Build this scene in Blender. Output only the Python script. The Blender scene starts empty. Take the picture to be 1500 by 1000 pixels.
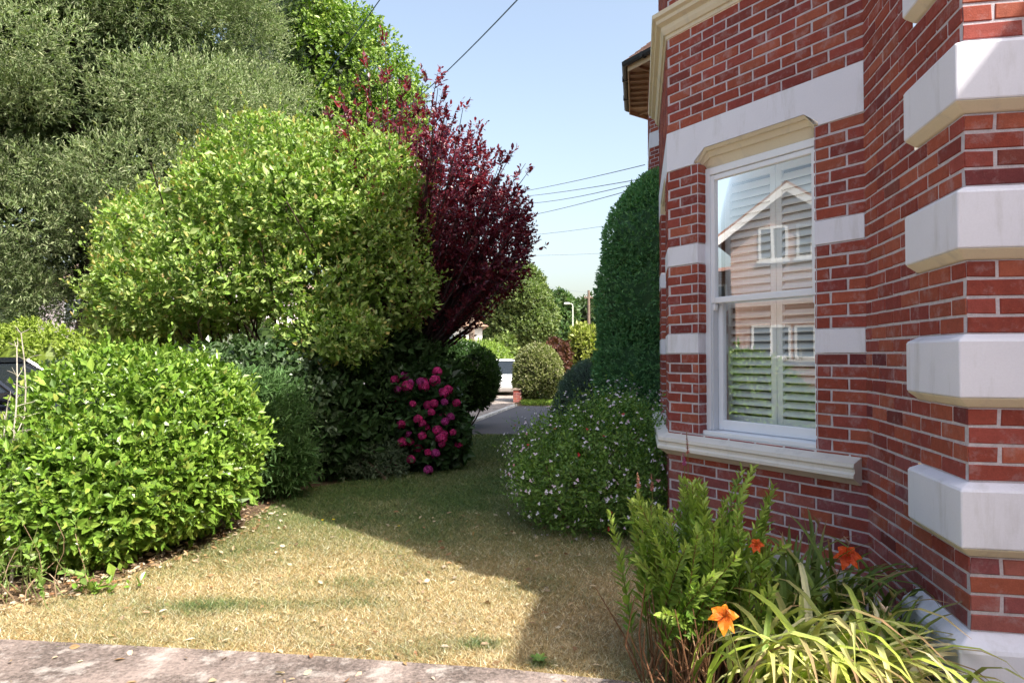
import bpy, math, random
import numpy as np
random.seed(7)
rng = np.random.default_rng(11)
C = bpy.context.scene.collection
EYE = 1.5
def px(x, y, Y):                       # a point at depth Y along the view, used while surveying the place
    return np.array(((x-750)/1000*Y, Y, EYE+(520-y)/1000*Y))
def nrm(a):
    a = np.asarray(a, float)
    return a/np.maximum(np.linalg.norm(a, axis=-1, keepdims=True), 1e-9)
# ------------------------------------------------------------------ mesh builder
def soften(o,w=.006):
    m=o.modifiers.new('bevel','BEVEL'); m.width=w; m.segments=2; m.limit_method='ANGLE'; m.angle_limit=math.radians(35); return o
class MB:
    def __init__(s): s.V=[]; s.L=[]; s.T=[]; s.K=[]; s.n=0
    def raw(s, V, loops, tot, col):
        V=np.asarray(V,float).reshape(-1,3)
        s.V.append(V); s.L.append(np.asarray(loops,int).ravel()+s.n); s.T.append(np.asarray(tot,int).ravel())
        c=np.asarray(col,float)
        if c.ndim==1: c=np.tile(c[:3],(len(V),1))
        s.K.append(c); s.n+=len(V)
    def add(s, V, F, col=(.5,.5,.5)):
        s.raw(V, [i for f in F for i in f], [len(f) for f in F], col)
    def tube(s, pts, rad, seg=6, col=(.5,.5,.5), cap=True):
        pts=np.asarray(pts,float); n=len(pts)
        rad=np.broadcast_to(np.asarray(rad,float),(n,))
        tan=nrm(np.gradient(pts,axis=0))
        ref=np.array((0,0,1.)) if abs(tan[0][2])<.9 else np.array((1.,0,0))
        V=[]
        for i in range(n):
            u=nrm(np.cross(tan[i],ref)); v=np.cross(tan[i],u)
            for k in range(seg):
                a=2*math.pi*k/seg
                V.append(pts[i]+rad[i]*(math.cos(a)*u+math.sin(a)*v))
        F=[]
        for i in range(n-1):
            for k in range(seg):
                k2=(k+1)%seg
                F.append((i*seg+k,i*seg+k2,(i+1)*seg+k2,(i+1)*seg+k))
        if cap: F.append(tuple(range(seg-1,-1,-1))); F.append(tuple((n-1)*seg+k for k in range(seg)))
        s.add(V,F,col)
    def loft(s, rings, col=(.5,.5,.5), cap=True, cols=None):
        m=len(rings[0]); V=np.concatenate([np.asarray(r,float) for r in rings]); F=[]
        for i in range(len(rings)-1):
            for k in range(m):
                k2=(k+1)%m
                F.append((i*m+k,i*m+k2,(i+1)*m+k2,(i+1)*m+k))
        if cap: F.append(tuple(range(m-1,-1,-1))); F.append(tuple((len(rings)-1)*m+k for k in range(m)))
        s.add(V,F,col)
    def prism(s, poly, z0, z1, col=(.5,.5,.5)):
        s.loft([[(p[0],p[1],z0) for p in poly],[(p[0],p[1],z1) for p in poly]],col)
    def wbox(s, W, u0,u1,d0,d1,z0,z1,col=(.5,.5,.5),bev=0.0):
        o,u,n=W
        def P(a,d,z): return (o[0]+u[0]*a+n[0]*d, o[1]+u[1]*a+n[1]*d, z)
        if bev<=0:
            s.loft([[P(u0,d0,z0),P(u1,d0,z0),P(u1,d1,z0),P(u0,d1,z0)],[P(u0,d0,z1),P(u1,d0,z1),P(u1,d1,z1),P(u0,d1,z1)]],col)
        else:
            b=bev
            def R(z,i): return [P(u0+i,d0+i,z),P(u1-i,d0+i,z),P(u1-i,d1-i,z),P(u0+i,d1-i,z)]
            s.loft([R(z0,b),R(z0+b,0),R(z1-b,0),R(z1,b)],col)
    def build(s, name, mat, parent=None, smooth=False):
        V=np.concatenate(s.V); L=np.concatenate(s.L); T=np.concatenate(s.T); K=np.concatenate(s.K)
        me=bpy.data.meshes.new(name)
        me.vertices.add(len(V)); me.vertices.foreach_set('co',V.astype(np.float32).ravel())
        me.loops.add(len(L)); me.polygons.add(len(T))
        st=np.zeros(len(T),np.int32); st[1:]=np.cumsum(T)[:-1]
        me.polygons.foreach_set('loop_start',st)
        me.loops.foreach_set('vertex_index',L.astype(np.int32))
        me.update(calc_edges=True); me.validate()
        a=me.color_attributes.new('Col','FLOAT_COLOR','POINT')
        a.data.foreach_set('color',np.concatenate([K,np.ones((len(K),1))],1).astype(np.float32).ravel())
        me.polygons.foreach_set('use_smooth',np.full(len(me.polygons),smooth))
        me.materials.append(mat)
        o=bpy.data.objects.new(name,me); C.objects.link(o)
        if parent is not None:
            o.parent=parent
            q=parent; off=np.zeros(3)
            while q is not None: off+=np.array(q.location); q=q.parent
            me.transform(__import__('mathutils').Matrix.Translation((-off[0],-off[1],-off[2])))
        return o
def tag(o,label=None,cat=None,group=None,kind=None):
    if label: o['label']=label
    if cat: o['category']=cat
    if group: o['group']=group
    if kind: o['kind']=kind
    return o
def empty(name,loc,label,cat,group=None):
    o=bpy.data.objects.new(name,None); C.objects.link(o); o.location=loc; o.empty_display_size=.2
    return tag(o,label,cat,group)
# ------------------------------------------------------------------ materials
def newmat(name):
    m=bpy.data.materials.new(name); m.use_nodes=True; nt=m.node_tree; nt.nodes.clear()
    return m,nt,nt.nodes,nt.links
def nod(N,t,**kw):
    n=N.new(t)
    for k,v in kw.items():
        if k in n.inputs: n.inputs[k].default_value=v
        else: setattr(n,k,v)
    return n
def leafmat(name,rough=.42,trans=.3,spec=.4,tcol=(.95,1.2,.4)):
    m,nt,N,L=newmat(name)
    at=nod(N,'ShaderNodeAttribute',attribute_name='Col')
    tc=nod(N,'ShaderNodeTexCoord'); nz=nod(N,'ShaderNodeTexNoise',Scale=23.,Detail=2.)
    L.new(tc.outputs['Object'],nz.inputs['Vector'])
    mr=nod(N,'ShaderNodeMapRange'); mr.inputs['To Min'].default_value=.78; mr.inputs['To Max'].default_value=1.22
    L.new(nz.outputs['Fac'],mr.inputs['Value'])
    mx=nod(N,'ShaderNodeMix',data_type='RGBA',blend_type='MULTIPLY'); mx.inputs[0].default_value=1
    L.new(at.outputs['Color'],mx.inputs[6]); L.new(mr.outputs['Result'],mx.inputs[7])
    p=nod(N,'ShaderNodeBsdfPrincipled',Roughness=rough); p.inputs['Specular IOR Level'].default_value=spec
    L.new(mx.outputs[2],p.inputs['Base Color'])
    t=nod(N,'ShaderNodeBsdfTranslucent')
    m2=nod(N,'ShaderNodeMix',data_type='RGBA',blend_type='MULTIPLY'); m2.inputs[0].default_value=1
    L.new(mx.outputs[2],m2.inputs[6]); m2.inputs[7].default_value=(*tcol,1); L.new(m2.outputs[2],t.inputs['Color'])
    ms=nod(N,'ShaderNodeMixShader'); ms.inputs[0].default_value=trans
    L.new(p.outputs[0],ms.inputs[1]); L.new(t.outputs[0],ms.inputs[2])
    o=nod(N,'ShaderNodeOutputMaterial'); L.new(ms.outputs[0],o.inputs['Surface'])
    return m
def surf(name,rough=.7,spec=.3,n1=8.,amt=.2,n2=60.,bump=.2,bdist=.004,tint=None,tintamt=0.,tscale=3.,streak=0.,con=.4,edge=.2,metal=0.,usecol=True,base=(.5,.5,.5),coat=0.):
    """Col attribute x two scales of noise, optional stains, bump"""
    m,nt,N,L=newmat(name)
    if usecol:
        at=nod(N,'ShaderNodeAttribute',attribute_name='Col'); col=at.outputs['Color']
    else:
        rgb=nod(N,'ShaderNodeRGB'); rgb.outputs[0].default_value=(*base,1); col=rgb.outputs[0]
    tc=nod(N,'ShaderNodeTexCoord')
    a=nod(N,'ShaderNodeTexNoise',Scale=n1,Detail=5.,Roughness=.6); b=nod(N,'ShaderNodeTexNoise',Scale=n2,Detail=4.,Roughness=.65)
    L.new(tc.outputs['Object'],a.inputs['Vector']); L.new(tc.outputs['Object'],b.inputs['Vector'])
    ad=nod(N,'ShaderNodeMath',operation='ADD'); L.new(a.outputs['Fac'],ad.inputs[0]); L.new(b.outputs['Fac'],ad.inputs[1])
    mr=nod(N,'ShaderNodeMapRange'); mr.inputs['From Min'].default_value=1-con; mr.inputs['From Max'].default_value=1+con
    mr.inputs['To Min'].default_value=1-amt; mr.inputs['To Max'].default_value=1+amt
    L.new(ad.outputs[0],mr.inputs['Value'])
    mx=nod(N,'ShaderNodeMix',data_type='RGBA',blend_type='MULTIPLY'); mx.inputs[0].default_value=1
    L.new(col,mx.inputs[6]); L.new(mr.outputs['Result'],mx.inputs[7]); c=mx.outputs[2]
    if tint:
        t=nod(N,'ShaderNodeTexNoise',Scale=tscale,Detail=6.,Roughness=.7); mpg=nod(N,'ShaderNodeMapping'); mpg.inputs['Scale'].default_value=(1,1,1-streak); L.new(tc.outputs['Object'],mpg.inputs['Vector']); L.new(mpg.outputs[0],t.inputs['Vector'])
        r=nod(N,'ShaderNodeMapRange'); r.inputs['From Min'].default_value=.52; r.inputs['From Max'].default_value=.52+edge; r.inputs['To Max'].default_value=tintamt
        L.new(t.outputs['Fac'],r.inputs['Value'])
        m3=nod(N,'ShaderNodeMix',data_type='RGBA'); L.new(r.outputs['Result'],m3.inputs[0]); L.new(c,m3.inputs[6]); m3.inputs[7].default_value=(*tint,1); c=m3.outputs[2]
    p=nod(N,'ShaderNodeBsdfPrincipled',Roughness=rough,Metallic=metal); p.inputs['Specular IOR Level'].default_value=spec; p.inputs['Coat Weight'].default_value=coat
    L.new(c,p.inputs['Base Color'])
    if bump>0:
        bp=nod(N,'ShaderNodeBump',Strength=bump,Distance=bdist); L.new(ad.outputs[0],bp.inputs['Height']); L.new(bp.outputs[0],p.inputs['Normal'])
    o=nod(N,'ShaderNodeOutputMaterial'); L.new(p.outputs[0],o.inputs['Surface'])
    return m
def glassmat(name,lo=.05,hi=.9,tint=(.93,.96,.95)):
    m,nt,N,L=newmat(name)
    fr=nod(N,'ShaderNodeFresnel',IOR=1.5)
    mm=nod(N,'ShaderNodeMath',operation='MULTIPLY_ADD',use_clamp=True); L.new(fr.outputs[0],mm.inputs[0]); mm.inputs[1].default_value=hi; mm.inputs[2].default_value=lo
    t=nod(N,'ShaderNodeBsdfTransparent'); t.inputs[0].default_value=(*tint,1)
    g=nod(N,'ShaderNodeBsdfGlossy',Roughness=.0); g.inputs[0].default_value=(1,1,1,1)
    tc=nod(N,'ShaderNodeTexCoord'); nz=nod(N,'ShaderNodeTexNoise',Scale=2.2,Detail=1.); L.new(tc.outputs['Object'],nz.inputs['Vector'])
    bp=nod(N,'ShaderNodeBump',Strength=.06,Distance=.01); L.new(nz.outputs['Fac'],bp.inputs['Height']); L.new(bp.outputs[0],g.inputs['Normal'])
    ms=nod(N,'ShaderNodeMixShader'); L.new(mm.outputs[0],ms.inputs[0]); L.new(t.outputs[0],ms.inputs[1]); L.new(g.outputs[0],ms.inputs[2])
    o=nod(N,'ShaderNodeOutputMaterial'); L.new(ms.outputs[0],o.inputs['Surface'])
    return m
M={}
M['leaf']=leafmat('leaf'); M['leaf_gloss']=leafmat('leaf_glossy',.3,.26,.5); M['leaf_matt']=leafmat('leaf_matt',.6,.25,.25)
M['leaf_purple']=leafmat('leaf_purple',.36,.26,.5,(2.0,.55,.7)); M['petal']=leafmat('petal',.5,.35,.3,(1.1,1,1))
M['blade']=leafmat('grass_blade',.55,.25,.3,(1.1,1.1,.8))
M['bark']=surf('bark',.9,.15,6,.35,40,.8,.02)
M['brick']=surf('brick',.85,.25,30,.26,160,.6,.003,(.48,.40,.41),.38,11.)
M['paint']=surf('masonry_paint',.6,.35,3,.05,120,.18,.0012,(.42,.40,.38),.5,5.5,streak=.8)
M['upvc']=surf('upvc',.3,.45,2,.02,30,.0)
M['wood']=surf('wood',.6,.3,5,.15,40,.2)
M['tile']=surf('roof_tile',.85,.2,5,.3,40,.4)
M['plain']=surf('plain',.6,.3,4,.08,50,.1)
M['metal']=surf('metal',.5,.4,6,.15,60,.1,metal=.0)
M['carpaint']=surf('car_paint',.25,.5,2,.03,20,0,coat=.8)
M['soil']=surf('soil',.95,.1,7,.4,50,.9,.02)
M['asphalt']=surf('asphalt',.9,.2,1.2,.22,150,.4,.004)
M['concrete']=surf('concrete',.9,.2,2.5,.5,55,1.,.012,(.50,.45,.41),.6,6.,con=.2,edge=.10)
M['glass']=glassmat('window_glass',.07,1.0)
M['dglass']=surf('dark_glass',.05,.6,2,.02,20,0)
# ------------------------------------------------------------------ leaves
LEAF_FULL=(np.array([(0,0,0),(.3,.46,.10),(.68,.40,.08),(1,0,-.06),(.68,-.40,.08),(.3,-.46,.10),(.33,0,0),(.70,0,-.01)]),
           [(0,6,1),(6,7,2,1),(7,3,2),(0,5,6),(5,4,7,6),(4,3,7)])
LEAF_KITE=(np.array([(0,0,0),(.45,.5,.12),(1,0,0),(.45,-.5,.12)]),[(0,2,1),(0,3,2)])
LEAF_HEX=(np.array([(0,0,0),(.3,.46,.07),(.7,.38,.05),(1,0,-.05),(.7,-.38,.05),(.3,-.46,.07)]),[(0,3,2,1),(0,5,4,3)])
def put_leaves(mb,P,A,Nn,size,width,cols,tpl=LEAF_KITE):
    """P base, A axis, Nn normal, size and width per leaf"""
    T,F=tpl; n=len(P); m=len(T)
    A=nrm(A); S=nrm(np.cross(Nn,A)); Nn=np.cross(A,S)
    size=np.broadcast_to(size,(n,)); width=np.broadcast_to(width,(n,))
    V=(P[:,None,:]+size[:,None,None]*(T[None,:,0:1]*A[:,None,:]+T[None,:,2:3]*Nn[:,None,:])
       +(size*width)[:,None,None]*T[None,:,1:2]*S[:,None,:])
    lf=np.array([i for f in F for i in f]); tt=np.array([len(f) for f in F])
    loops=(np.arange(n)[:,None]*m+lf[None,:]); tot=np.tile(tt,n)
    mb.raw(V.reshape(-1,3),loops,tot,np.repeat(cols,m,0))
def palette(cols,n,jit=.18):
    cols=np.asarray(cols,float); i=rng.integers(0,len(cols),n); j=rng.integers(0,len(cols),n); t=rng.random((n,1))
    return np.clip((cols[i]*(1-t)+cols[j]*t)*(1+jit*rng.normal(size=(n,1))),.002,1)
def basis(D):
    D=nrm(D); r=nrm(rng.normal(size=D.shape)); U=nrm(np.cross(D,r)); return D,U,np.cross(D,U)
def shoots(mb,P,D,k,length,size,width,cols,spread=.9,tpl=LEAF_KITE,jit=.25,up=0.,tipcols=None,szvar=.32,opp=False):
    n=len(P); D,U,Vv=basis(D); ph0=rng.random(n)*6.28
    length=np.broadcast_to(length,(n,))
    for i in range(k):
        t=(i+.5)/k; a=ph0+(2.399*i if not opp else (math.pi*(i%2)+1.57*(i//2)))
        R=np.cos(a)[:,None]*U+np.sin(a)[:,None]*Vv
        sp=spread*(1.15-.5*t)
        A=D*math.cos(sp)+R*math.sin(sp)+jit*rng.normal(size=(n,3)); A[:,2]+=up*.3
        A=nrm(A); Nn=nrm(D-(D*A).sum(1,keepdims=True)*A+jit*.8*rng.normal(size=(n,3))+np.array((0,0,up)))
        sz=size*(1+szvar*rng.normal(size=n)).clip(.4,1.8)*(1.1-.35*t)
        c=palette(tipcols if (tipcols is not None and i>=k-1) else cols,n)
        put_leaves(mb,P+D*(length*t)[:,None],A,Nn,sz,width,c,tpl)
_w=nrm(rng.normal(size=(14,3)))*rng.uniform(1.,4.,(14,1)); _p=rng.random(14)*6.28
def wob(P): return np.sin(P@_w.T+_p).mean(1)*1.7
def lump_pts(lumps,n,inset=.22,wobble=.10,cull=.86,zmin=.03):
    lumps=np.asarray(lumps,float); r=lumps[:,3:]
    w=(r[:,0]*r[:,1])**.8+(r[:,0]*r[:,2])**.8+(r[:,1]*r[:,2])**.8; w/=w.sum()
    i=rng.choice(len(lumps),n,p=w); d=nrm(rng.normal(size=(n,3)))
    f=1-inset*rng.random(n)**2
    P=lumps[i,:3]+d*r[i]*f[:,None]; P=P+d*r[i]*(wobble*wob(P*1.3))[:,None]
    N=nrm(d/r[i]); keep=P[:,2]>zmin
    for k,l in enumerate(lumps):
        q=(((P-l[:3])/l[3:])**2).sum(1); keep&=(q>cull*cull)|(i==k)
    return P[keep],N[keep]
def core(mb,lumps,s,col):
    nu,nv=14,9
    for l in lumps:
        V=[];F=[]
        for j in range(nv+1):
            th=math.pi*j/nv
            for k in range(nu):
                a=2*math.pi*k/nu; d=np.array((math.sin(th)*math.cos(a),math.sin(th)*math.sin(a),math.cos(th)))
                V.append(np.array(l[:3])+d*np.array(l[3:])*s)
        V=np.array(V); V=V+nrm(V-np.array(l[:3]))*(.10*np.array(l[3:]).mean()*wob(V*2.5))[:,None]; V[:,2]=np.maximum(V[:,2],.02)
        for j in range(nv):
            for k in range(nu):
                F.append((j*nu+k,(j+1)*nu+k,(j+1)*nu+(k+1)%nu,j*nu+(k+1)%nu))
        mb.add(V,F,col)
def branch(mb,p0,p1,r0,r1,bend=.15,seg=6,n=7,col=(.10,.075,.055)):
    p0=np.array(p0,float);p1=np.array(p1,float); L=np.linalg.norm(p1-p0); t=np.linspace(0,1,n)
    b=rng.normal(size=3)*bend*L; b2=rng.normal(size=3)*bend*.4*L
    pts=p0+(p1-p0)*t[:,None]+b*(np.sin(t*math.pi)*.5)[:,None]+b2*(np.sin(t*2*math.pi)*.5)[:,None]
    mb.tube(pts,r0+(r1-r0)*t,seg,col); return pts
def bush(name,loc,label,cat,lumps,nsh,k,length,size,width,cols,mat,spread=.9,tpl=LEAF_KITE,up=.2,outup=.35,inset=.22,wobble=.1,corecol=None,cores=.8,tipcols=None,group=None,nst=10,stemcol=(.12,.085,.06),jit=.25,opp=False,inner=0,base=None,stray=0.,gap=9.):
    e=empty(name,loc,label,cat,group); mb=MB()
    P,Nn=lump_pts(lumps,nsh,inset,wobble)
    kp=wob(P*2.6+1.7)+.35*rng.normal(size=len(P))>-gap; P,Nn=P[kp],Nn[kp]
    D=nrm(Nn+np.array((0,0,outup))+.35*rng.normal(size=Nn.shape))
    shoots(mb,P-D*length*.6,D,k,length,size,width,cols,spread,tpl,jit,up,tipcols,opp=opp)
    if cores<.85: inner=inner or int(nsh*.6)
    if inner:
        P,Nn=lump_pts(lumps,inner,.75,.0,.2); shoots(mb,P,nrm(Nn+.8*rng.normal(size=Nn.shape)),3,length,size*1.35,width,cols,spread,LEAF_KITE,.4,0)
    if stray:
        P,Nn=lump_pts(lumps,int(nsh*stray),.03,wobble); P=P[Nn[:,2]>-.3]; Nn=Nn[Nn[:,2]>-.3]
        D=nrm(Nn+np.array((0,0,outup*1.3))+.45*rng.normal(size=Nn.shape)); shoots(mb,P,D,k+3,length*rng.uniform(1.2,2.6,len(P)),size*.9,width,cols,spread*.85,tpl,jit,up,tipcols,opp=opp)
    if corecol is not None and cores>=.85: core(mb,lumps,cores,corecol)
    mb.build('foliage',mat,e)
    sb=MB(); lp=np.asarray(lumps); b=np.array(base if base is not None else loc,float)
    for i in range(nst):
        l=lp[rng.integers(len(lp))]
        branch(sb,b+np.array((*rng.normal(size=2)*.12,-.03)),l[:3]+rng.normal(size=3)*l[3:]*.4,.022,.008,.12,5,6,stemcol)
    sb.build('stems',M['bark'],e)
    return e
# ================================================================== THE BRICK HOUSE
b_=nrm(np.array((.185,1.))); a_=nrm(np.array((-.635,1.))); c_=np.array((b_[1],-b_[0]))
K=np.array((2.08,4.0)); R=K-b_*1.24; LA=1.59; Q=K+a_*LA; LF=2.1; Q2=Q+b_*LF
f_=a_-2*np.dot(a_,c_)*c_              # far splay of the bay, mirrored about the bay's axis
K2=Q2+f_*LA
def out(u): return np.array((-u[1],u[0]))          # left normal
WB=(K,-b_,-c_)                        # recess wall: u runs towards the arris
WA=(K,a_,out(a_)); WF=(Q,b_,out(b_)); WS=(Q2,nrm(f_),out(nrm(f_))); WC=(R,c_,-b_)
E1=K2; Q3=Q+b_*8.15; K3=Q3-a_*LA; WM=(E1,b_,-c_)
BRK=[(.30,.066,.042),(.27,.058,.04),(.32,.078,.046),(.23,.048,.04),(.28,.062,.048),(.34,.092,.055),(.25,.052,.036)]
MORT=(.54,.49,.52)
def brick_wall(mb,W,L,z0,z1,holes=(),phase=0.,weather=True,mort=MORT):
    o,u,n=W
    zs=sorted({z0,z1,*[h[2] for h in holes],*[h[3] for h in holes]}); zs=[z for z in zs if z0<=z<=z1]
    for za,zb in zip(zs,zs[1:]):
        seg=[(0,L)]
        for h in holes:
            if h[2]<=za+1e-6 and h[3]>=zb-1e-6:
                seg=[s for (p,q) in seg for s in ((p,min(q,h[0])),(max(p,h[1]),q)) if s[1]-s[0]>1e-4]
        for p,q in seg:
            P=[(o+u*p),(o+u*q)]
            mb.add([(*P[0],za),(*P[1],za),(*P[1],zb),(*P[0],zb)],[(0,1,2,3)],mort)
    k0=math.floor((z0-.012)/.075); V=[];F=[];cols=[];nv=0
    for k in range(k0,int((z1-.012)/.075)+1):
        za=max(.012+.075*k,z0)+.006; zb=min(.012+.075*(k+1),z1)-.006
        if zb-za<.02: continue
        x=-(.1125 if (k%2) else 0)-phase
        while x<L:
            x0=max(x,0); x1=min(x+.225,L); x+=.225
            segs=[(x0,x1)]
            for h in holes:
                if h[2]<zb-.004 and h[3]>za+.004:
                    segs=[s for (p,q) in segs for s in ((p,min(q,h[0])),(max(p,h[1]),q)) if s[1]-s[0]>.001]
            for p,q in segs:
                pa=p+(.0065 if p>1e-6 else 0); qa=q-(.0065 if q<L-1e-6 else 0)
                if qa-pa<.025: continue
                d=.0045+.002*random.random(); j=lambda s=.0024: random.uniform(-s,s)
                cor=[(pa+j(),za+j()),(qa+j(),za+j()),(qa+j(),zb+j()),(pa+j(),zb+j())]
                ins=.004; t=random.uniform(-.0015,.0015)
                for (cu,cz) in cor: V.append((*(o+u*cu),cz))
                for (cu,cz),(su,sz) in zip(cor,((1,1),(-1,1),(-1,-1),(1,-1))):
                    su_=su if not ((su>0 and p<1e-6) or (su<0 and q>L-1e-6)) else 0
                    V.append((*(o+u*(cu+ins*su_)+n*(d+t*su)),cz+ins*sz))
                c=np.array(random.choice(BRK))*random.uniform(.87,1.13)
                if random.random()<.05: c=c*np.array((.62,.66,.85))
                if weather and za<.95 and random.random()<.6: c=c*.85+np.array((.035,.028,.04))
                cols+= [c]*8; m=nv
                F+=[(m+4,m+5,m+6,m+7),(m,m+1,m+5,m+4),(m+1,m+2,m+6,m+5),(m+2,m+3,m+7,m+6),(m+3,m,m+4,m+7)]; nv+=8
    if V: mb.raw(V,[i for f in F for i in f],[len(f) for f in F],np.array(cols))
def sweep(mb,path,prof,col,closed_prof=True):
    """profile (d outward, z) swept along a plan path with mitred corners; outward = left of travel"""
    path=[np.asarray(p,float) for p in path]; rings=[]
    for i,p in enumerate(path):
        if i==0: n=out(nrm(path[1]-p)); s=1
        elif i==len(path)-1: n=out(nrm(p-path[i-1])); s=1
        else:
            n1=out(nrm(p-path[i-1])); n2=out(nrm(path[i+1]-p)); n=nrm(n1+n2); s=1/np.dot(n,n1)
        rings.append([(*(p+n*d*s),z) for d,z in prof])
    mb.loft(rings,col)
ROOFZ=7.15
brick_house=empty('brick_house',(3.2,6.5,0),'red brick house with white stone bands, quoins and a bay with a sash window','house')
WHITE_SKY_TINT=(.77,.765,.84); CREAM_BOUNCE=(.74,.66,.50)  # white tinted with the blue light of shade; cream paint with lawn bounce mixed in
uA0,uA1=.325,1.285; WZ0,WZ1=.905,2.90
W2=(.45,1.65)
mb=MB()
stA=[]
for z0 in (1.512,2.187):
    stA+=[(0.,uA0,z0,z0+.15),(uA1,LA,z0,z0+.15)]
holesA=[(uA0,uA1,WZ0,2.937),(0,LA,2.937,3.237),(0,LA,3.98,4.2)]+stA
brick_wall(mb,WA,LA,0,ROOFZ-.05,holesA)
stF=[]
for z0 in (1.512,2.187): stF+=[(0.,W2[0],z0,z0+.15),(W2[1],LF,z0,z0+.15)]
brick_wall(mb,WF,LF,0,ROOFZ-.05,[(W2[0],W2[1],WZ0,2.937),(0,LF,2.937,3.237),(0,LF,3.98,4.2)]+stF,.06)
brick_wall(mb,WS,LA,0,ROOFZ-.05)
# jamb returns
for W,(p,q) in ((WA,(uA0,uA1)),(WF,W2)):
    o,u,n=W
    for s,uu,nn in ((q,-n,-u),(p,-n,u)):
        brick_wall(mb,(o+u*s,uu,nn),.10,WZ0,2.95,[(0,.10,1.512,1.662),(0,.10,2.187,2.337)])
brick_wall(mb,WB,1.24,0,ROOFZ-.05,[(.73,1.24,z,z+.3) for z in (.687,1.287,1.887,2.487,3.087,3.687)]+[(.715,1.24,-.02,.387)],.02)
LC=2.66
brick_wall(mb,WC,LC,0,ROOFZ-.05,[(0,LC-.04,z,z+.3) for z in (.687,1.287,1.887,2.487,3.087,3.687)]+[(0,LC,-.02,.387)],.1125)
brick_wall(mb,WM,float(np.linalg.norm(K3-E1)),0,ROOFZ-.05)
W3A=(K3,a_,out(a_)); W3F=(Q3,b_,out(b_)); Q4=Q3+b_*LF; W3S=(Q4,nrm(f_),out(nrm(f_)))
brick_wall(mb,W3A,LA,0,ROOFZ-.05,[(0,LA,2.937,3.237),(0,LA,5.56,5.86),(1.29,LA,4.737,4.887),(1.29,LA,6.162,6.462)])
brick_wall(mb,W3F,LF,0,ROOFZ-.05,[(0,LF,2.937,3.237),(0,LF,5.56,5.86)],.05)
brick_wall(mb,W3S,LA,0,ROOFZ-.05)
# the wing that shades the wall: it stands to the right of the picture
WE=R+c_*LC; WINGF=2.44
WW=(WE,-b_,-c_); brick_wall(mb,WW,WINGF,0,5.9)
mb.build('wall',M['brick'],brick_house)
# plain rear walls close the block
mb=MB(); back=9.
p1=WE-b_*WINGF; K4=Q4+nrm(f_)*LA
ring=[p1,p1+c_*5,K4+c_*8,K4]
for i,(p,q) in enumerate(zip(ring,ring[1:])):
    zt=5.8 if i==0 else ROOFZ-.1
    mb.add([(*p,0),(*q,0),(*q,5.8 if i<1 else zt),(*p,5.8 if i<2 else zt)],[(0,1,2,3)],(.30,.10,.07))
mb.build('rear_wall',M['brick'],brick_house)
def bandpoly(mb,W,L,u0,u1,z0,z1,zc,col,d=.009,back=.06,stepw=.09):
    """white lintel band with a stepped notch over the window"""
    o,u,n=W
    e=.004
    out_=[(0,z0),(u0-.0,z0),(u0-.0,z0+.02),(u0+.10,zc),(u1-.10,zc),(u1,z0+.02),(u1,z0),(L+e,z0),(L+e,z1),(0,z1)]
    m=len(out_)
    def P(a,dd,z): return (*(o+u*a+n*dd),z)
    V=[P(a,d,z) for a,z in out_]+[P(a,-back,z) for a,z in out_]
    # front as two strips of convex pieces
    F=[(0,1,2,3,9),(3,4,8,9),(4,5,6,7,8)]
    F+=[(i,i+m,(i+1)%m+m,(i+1)%m) for i in range(m)]
    mb.add(V,F,col)
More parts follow.
